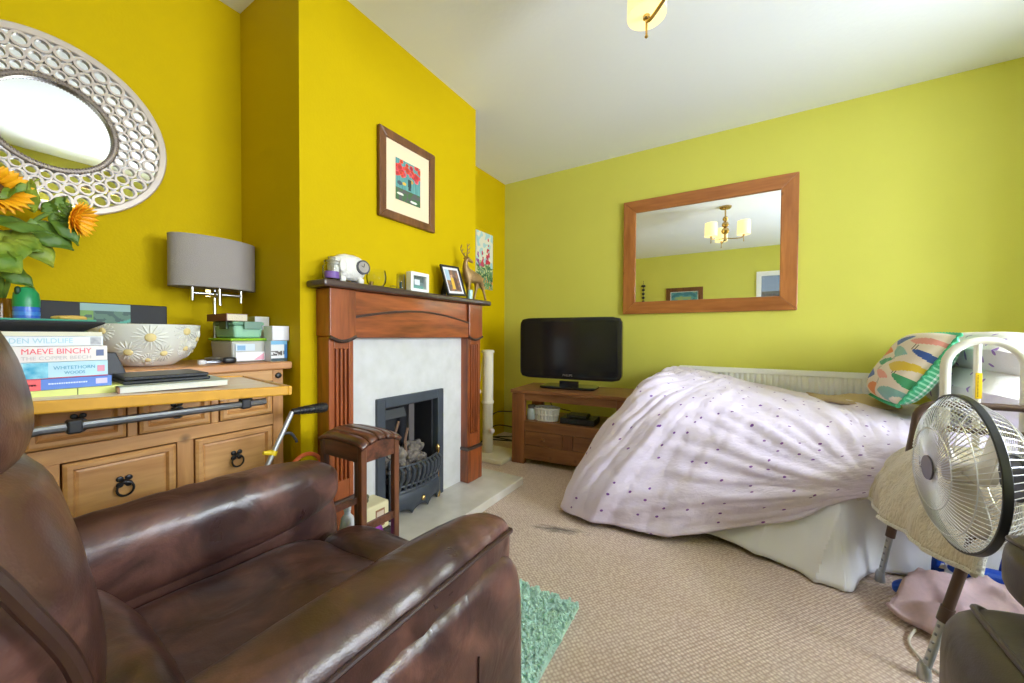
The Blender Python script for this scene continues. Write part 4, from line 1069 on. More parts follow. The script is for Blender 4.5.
# framed flower picture on the chimney breast
t = thing('framed_picture', 'brown wood framed picture of red flowers with a wide cream mount on the chimney breast', 'picture', (Xb, 1.4, 1.78))
cp = (Xb+.002, 1.404, 1.773)
mitred(cp, (0, 1, 0), (0, 0, 1), (1, 0, 0), .385, .440, .042, .022, M['framewood'], M['framewood'], t)
sheet(cp, (0, 1, 0), (0, 0, 1), .303, .358, .012, (1, 0, 0), c_(240, 214, 180, rough=.9), t, 'mount')
random.seed(11)
fl = [(random.uniform(.02, .98), random.uniform(.58, .98), random.uniform(.06, .12), random.choice([S(214, 58, 56), S(226, 90, 100), S(180, 40, 60), S(220, 70, 40)])) for _ in range(30)]
def flowers_art(u, v):
    v2 = v
    for x, y, r, c in fl:
        d = ((u-x)**2+((v2-y)*1.3)**2)/(r*r)
        if d < 1+.7*noise.noise(Vector((u*9, v2*9, x*9))): return tuple(q*(.55+.6*d) for q in c)
    if abs(u-.55) < .05+.08*(v2-.3) and .32 < v2 < .60: return S(40, 60, 60)
    for x, y, a, d, c in ((.16, .42, .10, .05, S(70, 80, 90)), (.34, .44, .07, .04, S(226, 180, 60)), (.62, .56, .08, .05, S(200, 150, 60)), (.72, .07, .14, .03, S(236, 236, 226)), (.18, .16, .13, .03, S(226, 226, 210))):
        if ((u-x)/a)**2+((v2-y)/d)**2 < 1: return c
    if v2 < .30: 
        k = noise.noise(Vector((u*7, v2*7, 0)))
        return S(70, 104, 62) if k > -.1 else S(90, 88, 84)
    if v2 < .12: return S(200, 170, 40)
    k = .5+.5*noise.noise(Vector((u*22, v2*2, 4))); A_, B_ = S(54, 116, 122), S(116, 176, 166)
    return tuple(a*(1-k)+q*k for a, q in zip(A_, B_))
art('printed_artwork', (Xb+.0155, 1.404-.088, 1.773-.108), (0, .172, 0), (0, 0, .212), 60, 74, flowers_art, M['paint'], t)
# foxglove canvas in the alcove
t = thing('canvas_print', 'unframed foxglove flower canvas on the yellow alcove wall behind the deer', 'picture', (Xa, 2.775, 1.65))
MB().box(Xa+.001, Xa+.018, 2.648, 2.905, 1.395, 1.905).build('canvas', c_(226, 226, 214, rough=.9), t, smooth=False)
random.seed(4)
bells = []
for (cx, y0, y1, wd, c) in ((.70, .46, .93, .10, S(200, 44, 74)), (.36, .40, .66, .07, S(206, 60, 90)), (.10, .40, .62, .10, S(150, 80, 150))):
    for k in range(int((y1-y0)*70)):
        y = random.uniform(y0, y1); f = (y1-y)/(y1-y0)
        bells.append((cx+random.uniform(-1, 1)*wd*(.15+f), y, .024+.018*f, tuple(q*random.uniform(.7, 1.15) for q in c)))
def fox(u, v):
    for x, y, r, c in bells:
        if (u-x)**2+((v-y)*1.9)**2 < r*r*1.6: return c
    k = noise.noise(Vector((u*6, v*11, 1))); k2 = noise.noise(Vector((u*14, v*22, 3)))
    if v < .44+.10*k:
        if v < .2 and k2 > .30: return S(226, 140, 60)
        if k2 > .22: return S(206, 206, 150)
        if k2 > -.05: return S(86, 128, 70)
        return S(120, 150, 120) if k > 0 else S(48, 90, 62)
    return S(226, 222, 200) if k > -.1 else S(170, 206, 206)
art('printed_artwork', (Xa+.0185, 2.649, 1.396), (0, .255, 0), (0, 0, .508), 64, 110, fox, M['paint'], t)
# round mirror with an openwork surround
mc = Vector((Xa+.006, .2706, 1.674)); mr_ = Matrix.Rotation(math.radians(-1.6), 3, 'Y')
mr_ = Matrix.Rotation(math.radians(2.0), 3, 'Y')
def rm(a, r, d): return mc+Vector((.012, 0, 0))+mr_ @ Vector((d, r*math.cos(a), r*math.sin(a)))
t = thing('round_mirror', 'round mirror in a champagne openwork surround of circles on the yellow wall', 'mirror', tuple(mc))
def disc(r, d0, d1, n=72):
    v = [rm(2*PI*k/n, r, d) for d in (d0, d1) for k in range(n)]
    return MB().add(v, [tuple(range(n))[::-1], tuple(range(n, 2*n))]+[(k, (k+1) % n, n+(k+1) % n, n+k) for k in range(n)])
disc(.286, -.004, .004).build('glass', M['mirror'], t, smooth=False)
def annulus(r0, r1, d0, d1, n=96):
    v = []
    for k in range(n):
        a = 2*PI*k/n; v += [rm(a, r0, d0), rm(a, r1, d0), rm(a, r1, d1), rm(a, r0, d1)]
    return MB().add(v, [(4*k+i, 4*((k+1) % n)+i, 4*((k+1) % n)+(i+1) % 4, 4*k+(i+1) % 4) for k in range(n) for i in range(4)])
annulus(.268, .292, -.004, .016).build('outer_rim', M['silver_frame'], t, bevel=.004)
annulus(.139, .156, .004, .020).build('inner_rim', M['pewter'], t, bevel=.003)
b = MB()
for k in range(110):
    a = 2*PI*k/110
    b.sup(rm(a, .1415, .020), (.003, .0036, .0036), 2, None, 4); b.sup(rm(a, .1525, .019), (.003, .0036, .0036), 2, None, 4)
b.build('beading', M['pewter'], t)
b = MB(); nc = 34
for r, q, off in ((.2468, .0225, 0), (.2055, .0195, .5), (.1715, .0163, 0)):
    for k in range(nc):
        a = 2*PI*(k+off)/nc; cy_, cz_ = r*math.cos(a), r*math.sin(a); v = []; n = 20
        for i in range(n):
            e = 2*PI*i/n
            for rr, d in ((q*.72, .005), (q*1.03, .005), (q*1.03, .0155), (q*.72, .0155)):
                v.append(mc+Vector((.012, 0, 0))+mr_ @ Vector((d, cy_+rr*math.cos(e), cz_+rr*math.sin(e))))
        b.add(v, [(4*i+j, 4*((i+1) % n)+j, 4*((i+1) % n)+(j+1) % 4, 4*i+(j+1) % 4) for i in range(n) for j in range(4)])
b.build('openwork', M['silver_frame'], t, smooth=False)
# behind the camera, seen in the pine mirror
t = thing('framed_picture', 'brown framed blue-green picture seen reflected low in the pine mirror', 'picture', (-.88, Yk, 1.6))
cb = (-.882, Yk+.002, 1.63)
mitred(cb, (1, 0, 0), (0, 0, 1), (0, 1, 0), .615, .46, .075, .02, M['framewood'], M['framewood'], t)
sheet(cb, (1, 0, 0), (0, 0, 1), .47, .32, .010, (0, 1, 0), c_(226, 226, 220, rough=.9), t, 'mount')
art('printed_artwork', (-.882-.22, Yk+.0135, 1.63-.145), (.44, 0, 0), (0, 0, .29), 30, 20, lambda u, v: [S(60, 120, 130), S(90, 150, 150), S(150, 170, 110)][int(2.99*min(.999, max(0, .5+.9*noise.noise(Vector((u*4, v*4, 7)))-.25*abs(v-.5))))], M['paint'], t)
t = thing('hanging_ornament', 'string of dark beads hanging on the far green wall, reflected in the pine mirror', 'ornament', (-1.6, Yk, 1.6))
b = MB()
for k in range(6): b.sup((-1.6, Yk+.03, 1.93-.075*k), (.028 if k else .042, .025, .026), 2, None, 8)
b.build('bead', M['black'], t)
MB().cyl((-1.6, Yk+.03, 1.5), (-1.6, Yk+.03, 2.03), .004).build('string', M['cable'], t)

# ================================================================== CEILING LIGHT
LC = Vector((-.163, 1.268, 0))
t = thing('ceiling_light', 'three-arm brass ceiling light with pale yellow drum shades', 'ceiling light', (-.163, 1.268, H))
MB().lathe([(.001, 2.44), (.05, 2.445), (.062, 2.455), (.064, 2.4695), (.001, 2.4695)], LC, 24).build('ceiling_plate', M['brass'], t)
MB().lathe([(.008, 2.44), (.008, 2.36), (.022, 2.35), (.03, 2.33), (.022, 2.31), (.010, 2.30), (.03, 2.285), (.038, 2.262), (.03, 2.24), (.012, 2.23), (.034, 2.215), (.042, 2.19), (.034, 2.165), (.014, 2.155), (.014, 2.10), (.02, 2.085), (.001, 2.07)], LC, 24).build('stem', M['brass'], t)
shade_m, nt, bs = nmat('yellow_drum_shade'); bs.inputs['Base Color'].default_value = (*S(240, 226, 160), 1); bs.inputs['Roughness'].default_value = .9
bs.inputs['Emission Color'].default_value = (*S(255, 234, 170), 1); bs.inputs['Emission Strength'].default_value = .85
bulb_m = mat('lit_bulb', (1, .86, .62), .5, emit=18)
lamps = []
for ang in (136, 256, 16):
    a = math.radians(ang); d = Vector((math.cos(a), math.sin(a), 0)); e = LC+d*.19
    am = MB().tube(cr([LC+Vector((0, 0, 2.11)), LC+d*.05+Vector((0, 0, 2.095)), LC+d*.12+Vector((0, 0, 2.085)), LC+d*.17+Vector((0, 0, 2.085)), e+Vector((0, 0, 2.10))], 6), .006, 10).build('arm', M['brass'], t)
    MB().lathe([(.001, 2.035), (.006, 2.04), (.004, 2.05), (.004, 2.10), (.012, 2.105), (.013, 2.15), (.001, 2.15)], e, 14).build('finial', M['brass'], am)
    MB().lathe([(.066, 2.115), (.0635, 2.265)], e, 36).build('lamp_shade', shade_m, am, solid=.002)
    b_ = MB().lathe([(.001, 2.15), (.012, 2.155), (.014, 2.17), (.022, 2.195), (.018, 2.22), (.001, 2.232)], e, 14).build('bulb', bulb_m, am)
    lamps.append(e+Vector((0, 0, 2.20)))

# ================================================================== MANTELPIECE OBJECTS  (shelf top z = 1.192)
Z0 = 1.192
t = thing('candle_jar', 'small lidded glass jar of purple wax at the end of the mantelpiece', 'candle', (-1.425, .918, Z0))
jc = (-1.425, .915, 0)
MB().lathe([(.001, Z0+.001), (.030, Z0+.001), (.034, Z0+.01), (.034, Z0+.055), (.026, Z0+.066), (.024, Z0+.066), (.031, Z0+.052), (.031, Z0+.006), (.001, Z0+.004)], jc, 24).build('jar', M['glass'], t)
MB().lathe([(.001, Z0+.007), (.0295, Z0+.007), (.0295, Z0+.034), (.001, Z0+.034)], jc, 24).build('wax', M['purplewax'], t)
MB().lathe([(.024, Z0+.067), (.029, Z0+.069), (.029, Z0+.078), (.012, Z0+.082), (.014, Z0+.094), (.001, Z0+.097)], jc, 20).build('lid', M['glass'], t)
t = thing('mantel_clock', 'rounded white elephant-shaped ornament with a small round clock dial on the mantelpiece', 'clock', (-1.45, 1.01, Z0))
MB().sup((-1.455, 1.012, Z0+.068), (.042, .075, .056), 2.6, None, 18, lambda p: p*(1+.03*noise.noise(p*60))).build('body', M['whitestone'], t)
MB().sup((-1.45, .948, Z0+.062), (.034, .028, .044), 2.2, None, 12).tube(cr([(-1.432, .934, Z0+.06), (-1.418, .925, Z0+.03), (-1.412, .935, Z0+.008)], 5), [.012]*6+[.009]*5, 8).build('head', M['whitestone'], t)
MB().sup((-1.416, .962, Z0+.066), (.006, .022, .028), 2.2, rotz(15), 10).build('ear', M['whitestone'], t)
for y in (.968, 1.056):
    for x in (-1.435, -1.475): MB().sup((x, y, Z0+.014), (.014, .014, .0135), 3, None, 8).build('foot', M['whitestone'], t)
dc = Vector((-1.4125, 1.052, Z0+.072)); dn = Vector((1, -.10, .05)).normalized()
MB().tube([dc, dc+dn*.008], .031, 28).build('dial_rim', c_(74, 72, 76, rough=.3, metal=.6), t)
MB().tube([dc+dn*.008, dc+dn*.0095], .024, 28).build('dial', c_(158, 150, 142, rough=.3), t)
b = MB(); q = dc+dn*.0105
b.tube([q, q+Vector((0, .004, .016))], .0012, 5).tube([q, q+Vector((0, -.011, .004))], .0012, 5).build('clock_hand', M['black'], t)
t = thing('brass_tealight', 'tiny brass tealight cup between the elephant clock and the glass bowl', 'tealight', (-1.42, 1.095, Z0))
MB().lathe([(.001, Z0+.001), (.008, Z0+.001), (.011, Z0+.016), (.001, Z0+.016)], (-1.415, 1.098, 0), 14).build('cup', M['brass'], t)
o = MB().lathe([(.001, Z0+.001), (.030, Z0+.001), (.042, Z0+.02), (.045, Z0+.045), (.040, Z0+.076), (.0375, Z0+.076), (.0425, Z0+.045), (.039, Z0+.022), (.028, Z0+.005), (.001, Z0+.005)], (-1.445, 1.150, 0), 28).build('glass_bowl', M['glass'])
tag(o, 'rounded clear glass bowl on the mantelpiece', 'bowl')
t = thing('candlestick', 'small clear glass candle holder with a dark green stub on the mantelpiece', 'candle holder', (-1.44, 1.29, Z0))
MB().lathe([(.001, Z0+.001), (.020, Z0+.001), (.020, Z0+.006), (.019, Z0+.078), (.017, Z0+.078), (.017, Z0+.008), (.001, Z0+.007)], (-1.44, 1.291, 0), 20).build('tube', M['glass'], t)
MB().cyl((-1.44, 1.291, Z0+.009), (-1.44, 1.291, Z0+.04), .006).build('candle_stub', c_(40, 64, 40), t)
o = MB().lathe([(.001, Z0+.001), (.014, Z0+.001), (.016, Z0+.014), (.001, Z0+.016)], (-1.43, 1.237, 0), 14).build('glass_tealight', M['glass'])
tag(o, 'tiny clear glass tealight between the glass bowl and candle holder', 'tealight')
t = thing('photo_frame', 'small white box photo frame standing on the mantelpiece', 'photo frame', (-1.45, 1.41, Z0))
cf = Vector((-1.462, 1.410, Z0+.052))
mitred(cf, (0, 1, 0), (0, 0, 1), (1, 0, 0), .128, .102, .018, .036, M['white_paint'], M['white_paint'], t, bev=.002)
MB().box(-1.462, -1.46, 1.348, 1.472, Z0+.003, Z0+.1).build('backing', M['white_paint'], t, smooth=False)
def boat(u, v):
    if v < .3: return S(100, 150, 136)
    if .25 < u < .65 and .36 < v < .62: return S(226, 226, 222)
    return S(112, 130, 124) if v < .55 else S(86, 98, 90)
art('photo', (-1.45, 1.410-.046, Z0+.052-.033), (0, .092, 0), (0, 0, .066), 24, 18, boat, M['paint'], t)
b = MB().box(-1.448, -1.442, 1.385, 1.422, Z0+.04, Z0+.068); b.build('boat_cutout', c_(216, 222, 226), t, smooth=False)
# leaning black photo frame
t = thing('photo_frame', 'black photo frame with white mount leaning beside the golden deer', 'photo frame', (-1.45, 1.68, Z0))
Vv = Vector((-.18, 0, .98)).normalized(); Uu = Vector((-.02, 1, 0)).normalized(); tw = Matrix.Rotation(math.radians(-15), 3, Uu.cross(Vv)); nn_ = Uu.cross(Vv)
Uu2, Vv2 = tw @ Uu, tw @ Vv
Uu2 = Vector((0, .975, -.03)).normalized(); Vv2 = Vector((-.17, -.20, .96)); Vv2 = (Vv2-Uu2*Vv2.dot(Uu2)).normalized()
Vv2 = Vector((-.28, -.06, .95)).normalized(); Uu2 = Vector((0, 1, .0)); Uu2 = (Uu2-Vv2*Uu2.dot(Vv2)).normalized(); nn_ = Uu2.cross(Vv2)
cf = Vector((-1.438, 1.678, Z0+.094))
mitred(cf, Uu2, Vv2, nn_, .165, .185, .012, .012, M['black'], M['black'], t, bev=.002)
sheet(cf, Uu2, Vv2, .15, .17, .006, nn_, c_(232, 228, 232), t, 'mount')
def people(u, v):
    k = noise.noise(Vector((u*5, v*7, 9)))
    if abs(u-.42) < .10 and .1 < v < .62: return S(222, 176, 60)
    if (u-.42)**2+(v-.70)**2*1.6 < .008: return S(206, 160, 130)
    if abs(u-.68) < .12 and .05 < v < .68: return S(96, 66, 52)
    if u < .3 and v > .5: return S(170, 196, 214)
    return S(150, 108, 80) if k > 0 else S(110, 92, 84)
art('photo', cf-Uu2*.056-Vv2*.066+nn_*.0075, Uu2*.112, Vv2*.132, 26, 30, people, M['paint'], t)
MB().box(-1.51, -1.49, 1.665, 1.69, Z0+.001, Z0+.10, roty(16)).build('strut', M['black'], t, smooth=False)
o = MB().lathe([(.001, Z0+.001), (.015, Z0+.001), (.0165, Z0+.055), (.0145, Z0+.055), (.0135, Z0+.006), (.001, Z0+.005)], (-1.42, 1.822, 0), 16).build('votive_glass', c_(170, 206, 206, rough=.1))
tag(o, 'small pale blue votive glass beneath the golden deer', 'glass')

# golden deer: body faces the photo frame, head turned back
t = thing('deer_figurine', 'antique gold stag figurine with head turned back at the end of the mantelpiece', 'figurine', (-1.44, 1.88, Z0))
def skin(name, pts, edges, m, t, sub=2, rot=None):
    me = bpy.data.meshes.new(name)
    loc = Vector(t.location)
    me.from_pydata([tuple(Vector(p[:3])-loc) for p in pts], edges, [])
    o = bpy.data.objects.new(name, me); COL.objects.link(o); o.parent = t; me.materials.append(m)
    sk = o.modifiers.new('sk', 'SKIN'); sk.use_smooth_shade = True
    for i, p in enumerate(pts):
        r = p[3]; me.skin_vertices[0].data[i].radius = (r, r if len(p) < 5 else p[4])
    me.skin_vertices[0].data[0].use_root = True
    s_ = o.modifiers.new('su', 'SUBSURF'); s_.levels = s_.render_levels = sub
    return o
dx = -1.435
pts = [(dx, 1.915, 1.338, 0.0307), (dx, 1.86, 1.334, 0.0354), (dx, 1.815, 1.345, 0.0342),       # 0-2 rump..chest
       (dx, 1.795, 1.375, 0.0224), (dx+.004, 1.787, 1.410, 0.0153), (dx+.008, 1.796, 1.436, 0.0159),  # 3-5 neck, poll
       (dx+.014, 1.825, 1.428, 0.0118), (dx+.018, 1.846, 1.420, 0.0065),                     # muzzle
       (dx+.012, 1.815, 1.29, 0.0130), (dx+.012, 1.812, 1.245, 0.0077), (dx+.012, 1.815, 1.198, 0.0065),
       (dx-.012, 1.825, 1.29, 0.0118), (dx-.012, 1.832, 1.245, 0.0077), (dx-.012, 1.828, 1.198, 0.0065),
       (dx+.012, 1.945, 1.295, 0.0177), (dx+.012, 1.967, 1.255, 0.0083), (dx+.012, 1.990, 1.197, 0.0065),
       (dx-.012, 1.925, 1.29, 0.0165), (dx-.012, 1.915, 1.25, 0.0083), (dx-.012, 1.895, 1.197, 0.0065),
       (dx, 1.948, 1.345, 0.0094), (dx, 1.963, 1.325, 0.0047)]
E_ = [(0, 1), (1, 2), (2, 3), (3, 4), (4, 5), (5, 6), (6, 7), (2, 8), (8, 9), (9, 10), (2, 11), (11, 12), (12, 13), (0, 14), (14, 15), (15, 16), (0, 17), (17, 18), (18, 19), (0, 20), (20, 21)]
skin('body', pts, E_, M['gold'], t)
b = MB()
for s, dy in ((1, 0), (-1, .006)):
    base = Vector((dx+.006+.006*s, 1.795+dy, 1.446))
    main = cr([base, base+Vector((.012*s, -.014, .020)), base+Vector((.022*s, -.024, .046)), base+Vector((.018*s, -.022, .076))], 5)
    b.tube(main, [.0046-.0002*i for i in range(len(main))], 6)
    for k, (dz, dyy) in ((4, (.018, .020)), (8, (.020, .022)), (12, (.018, .016))):
        p = Vector(main[k]); b.tube([p, p+Vector((.004*s, dyy*.7, dz*.5)), p+Vector((.004*s, dyy, dz))], [.0038, .003, .0016], 6)
b.build('antler', M['gold'], t)
b = MB()
for s in (-1, 1): b.sup((dx+.008+.014*s, 1.790, 1.440), (.010, .004, .005), 2, rotz(25*s), 6)
b.build('ear', M['gold'], t)

# ================================================================== SIDEBOARD OBJECTS (top z = .860)
ZS = .8605
t = thing('table_lamp', 'table lamp with a wide grey oval shade on a chrome stem', 'lamp', (-1.82, .685, ZS))
lc = (-1.895, .687, 0)
sh_ = MB().lathe([(.149, 1.160), (.149, 1.362)], lc, 48, None, .55, 1).build('lamp_shade', M['lampshade'], t, solid=.003)
for z in (1.162, 1.360):
    MB().tube([(lc[0]+.082*math.cos(2*PI*k/48), lc[1]+.149*math.sin(2*PI*k/48), z) for k in range(48)], .0022, 6, closed=True).build('shade_trim', M['lampshade'], sh_)
MB().lathe([(.001, ZS), (.036, ZS), (.036, ZS+.010), (.012, ZS+.016), (.006, ZS+.02), (.006, 1.18), (.001, 1.18)], lc, 28).build('stem', M['chrome'], t)
b = MB().cyl((lc[0]+.03, lc[1]-.088, 1.135), (lc[0]+.03, lc[1]+.088, 1.135), .006)
for dy in (-.085, .085):
    b.tube([(lc[0]+.03, lc[1]+dy, 1.20), (lc[0]+.03, lc[1]+dy, 1.105)], [.007, .005], 12)
b.sup((lc[0]+.02, lc[1], 1.135), (.024, .018, .012), 2.5)
b.tube([(lc[0]+.045, lc[1], 1.16), (lc[0]+.045, lc[1]+.002, 1.09)], .0065, 12)
b.build('lamp_bracket', M['chrome'], t)
MB().box(lc[0]-.012, lc[0]+.012, lc[1]-.035, lc[1]-.018, 1.125, 1.155).build('switch', M['brass'], t, smooth=False)

# daisy bowl
bc = Vector((-1.74, .440, ZS)); br_ = .138
t = thing('daisy_bowl', 'white pottery bowl with raised cream-centred daisies on the pine sideboard', 'bowl', tuple(bc))
prof_b = [(.001, .001), (.062, .001), (.070, .006), (.098, .028), (.122, .066), (.134, .105), (.138, .140), (.133, .141), (.128, .105), (.114, .066), (.09, .034), (.06, .014), (.001, .012)]
MB().lathe(prof_b, bc, 56).build('bowl', c_(222, 222, 214, rough=.35), t)
def bowl_pt(a, z):
    zs = [p[1] for p in prof_b[1:7]]; rs = [p[0] for p in prof_b[1:7]]
    r = np.interp(z, zs, rs); return Vector((r*math.cos(a), r*math.sin(a), z))
random.seed(9); k = 0
dz = [(-62, .118, .030), (-12, .098, .040), (30, .118, .036), (-38, .052, .034), (5, .046, .028), (58, .092, .030), (36, .060, .026), (-88, .085, .034), (80, .05, .028), (-110, .11, .03), (110, .1, .03), (150, .08, .035), (200, .1, .035), (-15, .025, .02)]
for ang, z, rr in dz:
    a0 = math.radians(ang); n_p = 16; pet = MB()
    for q in range(n_p):
        e = 2*PI*q/n_p
        pts = []
        for f in (.32, .65, 1.0):
            da = f*rr*math.cos(e)/.12; zz = min(.137, max(.006, z+f*rr*math.sin(e)))
            p = bowl_pt(a0+da, zz); pts.append(bc+p+Vector((math.cos(a0+da), math.sin(a0+da), 0))*.0005)
        pet.tube(pts, [.0018, .0038, .0018], 5)
    o = pet.build('daisy', c_(222, 222, 214, rough=.35), t)
    p = bc+bowl_pt(a0, z)
    MB().sup(p, (.0065, .012*(rr/.034), .012*(rr/.034)), 2.2, rotz(ang), 8).build('daisy_centre', c_(226, 206, 144, rough=.6), o)

# black box with a green picture, against the wall
t = thing('presentation_box', 'long black box with a small green landscape picture leaning behind the daisy bowl', 'box', (-1.97, .39, ZS))
MB().box(-2.005, -1.945, .225, .548, ZS, 1.079).build('case', c_(22, 20, 24, rough=.6), t, smooth=False, bevel=.003)
def land(u, v):
    k = noise.noise(Vector((u*6, v*6, 2)))
    if v > .78: return S(150, 180, 176)
    if u < .26 and k > -.25: return S(120, 160, 84)
    if abs(v-.25-.5*(u-.55)) < .05 and u > .55: return S(90, 170, 150)
    return S(96, 128, 112) if k > 0 else S(70, 96, 90)
art('picture_panel', (-1.944, .318, .968), (0, .125, 0), (0, 0, .108), 40, 30, land, M['paint'], t)

# plastic tubs, boxes
def rtub(name, x0, x1, y0, y1, z0, z1, m, t, tp=.006):
    v = []
    for z, g in ((z0, tp), (z1, 0)):
        for (x, y) in ((x0+g, y0+g), (x1-g, y0+g), (x1-g, y1-g), (x0+g, y1-g)): v.append((x, y, z))
    return MB().add(v, [(3, 2, 1, 0), (4, 5, 6, 7), (0, 1, 5, 4), (1, 2, 6, 5), (2, 3, 7, 6), (3, 0, 4, 7)]).build(name, m, t, smooth=False, bevel=.008)
t = thing('storage_tub', 'clear plastic storage tub with a lime green lid and white papers on the sideboard', 'storage tub', (-1.82, .745, ZS))
tx0, tx1, ty0, ty1 = -1.845, -1.652, .652, .775
rtub('body', tx0, tx1, ty0, ty1, ZS, .944, mat('frosted_plastic', S(196, 196, 190), .3, var=.06, vscale=10), t)
rtub('lid', tx0-.006, tx1+.006, ty0-.006, ty1+.006, .944, .954, c_(146, 200, 40, rough=.35), t, 0)
MB().box(tx1-.0005, tx1+.0025, ty0+.012, ty1-.008, ZS+.006, .900).build('leaflet', c_(236, 234, 240), t, smooth=False)
MB().box(tx1-.0005, tx1+.0022, ty0+.012, ty0+.078, .905, .932).build('leaflet', c_(206, 220, 236), t, smooth=False)
MB().box(tx1+.0025, tx1+.003, ty0+.018, ty0+.045, .908, .926).build('leaflet_print', c_(130, 176, 214), t, smooth=False)
MB().prism([(ty0+.075, ZS+.008), (ty1-.012, ZS+.008), (ty1-.012, .895)], 'x', tx1+.0025, tx1+.003).build('leaflet_print', c_(234, 170, 190), t, smooth=False)
t = thing('lunch_box', 'green clip-lid lunch box stacked on the lime-lidded storage tub', 'lunch box', (-1.82, .745, .955))
rtub('body', -1.838, -1.662, .662, .768, .955, 1.004, c_(150, 198, 170, rough=.35), t)
rtub('lid', -1.842, -1.658, .658, .772, 1.004, 1.020, c_(120, 164, 140, rough=.35), t, 0)
MB().box(-1.660, -1.652, .695, .757, .990, 1.020).build('clip', c_(96, 134, 112, rough=.4), t, smooth=False, bevel=.002)
MB().box(-1.76, -1.70, .652, .660, .990, 1.020).build('clip', c_(60, 84, 62, rough=.4), t, smooth=False, bevel=.002)
t = thing('hardback_book', 'maroon hardback book with pale page edges on top of the green lunch box', 'book', (-1.8, .70, 1.021))
MB().box(-1.838, -1.665, .640, .715, 1.021, 1.0225).box(-1.838, -1.665, .640, .715, 1.0475, 1.049).box(-1.838, -1.665, .640, .643, 1.0225, 1.0475).build('cover', c_(112, 56, 44), t, smooth=False)
MB().box(-1.835, -1.668, .643, .712, 1.0225, 1.0475).build('pages', c_(226, 214, 190, rough=.9, bump=.4, bscale=200), t, smooth=False)
o = MB().box(-1.90, -1.75, .775, .832, .8615, 1.046).build('carton', c_(176, 168, 100, rough=.6), None, smooth=False, bevel=.002)
tag(o, 'tall plain carton standing behind the green lunch box against the alcove side', 'carton')
o.data.materials.append(c_(232, 230, 228)); 
for p in o.data.polygons:
    if p.normal.x > .9: p.material_index = 1
t = thing('medicine_carton', 'small printed carton with a white and blue front right of the storage tub', 'carton', (-1.63, .80, ZS))
MB().box(-1.68, -1.605, .768, .832, ZS, .944).build('carton', c_(206, 214, 220), t, smooth=False, bevel=.0015)
def cart(u, v):
    if v > .8: return S(120, 180, 222)
    if v < .12: return S(60, 80, 84)
    if u > .84: return S(60, 130, 200)
    if .28 < v < .5: return S(90, 84, 82) if noise.noise(Vector((u*9, v*9, 3))) > -.1 else S(226, 226, 224)
    return S(226, 228, 230)
art('printed_front', (-1.6045, .769, ZS+.001), (0, .062, 0), (0, 0, .082), 16, 22, cart, M['paint'], t)
o = MB().box(-1.67, -1.60, .772, .837, .945, 1.004).build('white_carton', c_(230, 228, 236), None, smooth=False, bevel=.0015)
tag(o, 'plain white carton stacked on the small printed carton', 'carton')
t = thing('key_bunch', 'bunch of keys and small dark oddments between daisy bowl and storage tub', 'keys', (-1.66, .60, ZS))
b = MB()
random.seed(2)
for k in range(5):
    a = random.uniform(0, PI); b.box(-1.66-.004, -1.66+.004, .60, .645, ZS+.003+.004*k, ZS+.006+.004*k, rotz(math.degrees(a)), (-1.66, .61, ZS))
b.tube([(-1.66+.016*math.cos(2*PI*k/16), .605+.016*math.sin(2*PI*k/16), ZS+.012) for k in range(16)], .002, 6, closed=True)
b.build('key', M['steel'], t)
MB().sup((-1.63, .635, ZS+.012), (.014, .022, .012), 3).build('fob', M['black'], t)
o = MB().lathe([(.001, ZS), (.012, ZS), (.013, ZS+.014), (.001, ZS+.016)], (-1.67, .565, 0), 14).build('bottle_cap', c_(226, 226, 224))
tag(o, 'small white cap lying beside the daisy bowl', 'cap')

# air freshener
t = thing('air_freshener', 'blue aerosol can with a domed green cap in front of the sunflowers', 'aerosol can', (-1.72, .182, ZS))
ac = (-1.72, .1815, 0)
MB().lathe([(.001, ZS), (.0225, ZS), (.0245, ZS+.004), (.0245, 1.044), (.001, 1.044)], ac, 28).build('can', mat('blue_label', S(40, 90, 190), .25, c2=S(70, 120, 210), vscale=30), t)
MB().lathe([(.0246, 1.02), (.0249, 1.02), (.0249, 1.03), (.0246, 1.03)], ac, 28).build('label_band', c_(60, 130, 206, rough=.3), t)
MB().lathe([(.025, 1.044), (.0252, 1.062), (.023, 1.082), (.015, 1.097), (.001, 1.102)], ac, 28).build('cap', c_(24, 140, 84, rough=.35), t)
MB().sup((ac[0]+.012, ac[1]-.016, 1.088), (.008, .006, .012), 2.5, None, 8).build('spray_opening', c_(10, 60, 36), t)
# sunflowers in an amber vase
t = thing('amber_vase', 'small amber glass vase holding the sunflowers behind the aerosol can', 'vase', (-1.83, .15, ZS))
vc = (-1.835, .150, 0)
MB().lathe([(.001, ZS), (.035, ZS), (.042, ZS+.03), (.036, ZS+.12), (.022, ZS+.19), (.026, ZS+.21), (.022, ZS+.21), (.018, ZS+.19), (.032, ZS+.12), (.001, ZS+.01)], vc, 28).build('body', M['amber'], t)
def leaf(b, base, tip, w, droop, up):
    base, tip, up = Vector(base), Vector(tip), Vector(up)
    ax = tip-base; L_ = ax.length; ax.normalize(); sd = ax.cross(up).normalized(); up2 = sd.cross(ax)
    def fn(u, v):
        s = 2*v-1; wd = w*(math.sin(PI*min(1, u**.75))**.8)*(1-.25*u)+.0008
        p = base+ax*(L_*u)+sd*(s*wd)+up2*(-.25*abs(s)*wd*1.0-droop*u*u+.006*math.sin(u*14+s*2))
        return tuple(p)
    b.grid(fn, 12, 6)
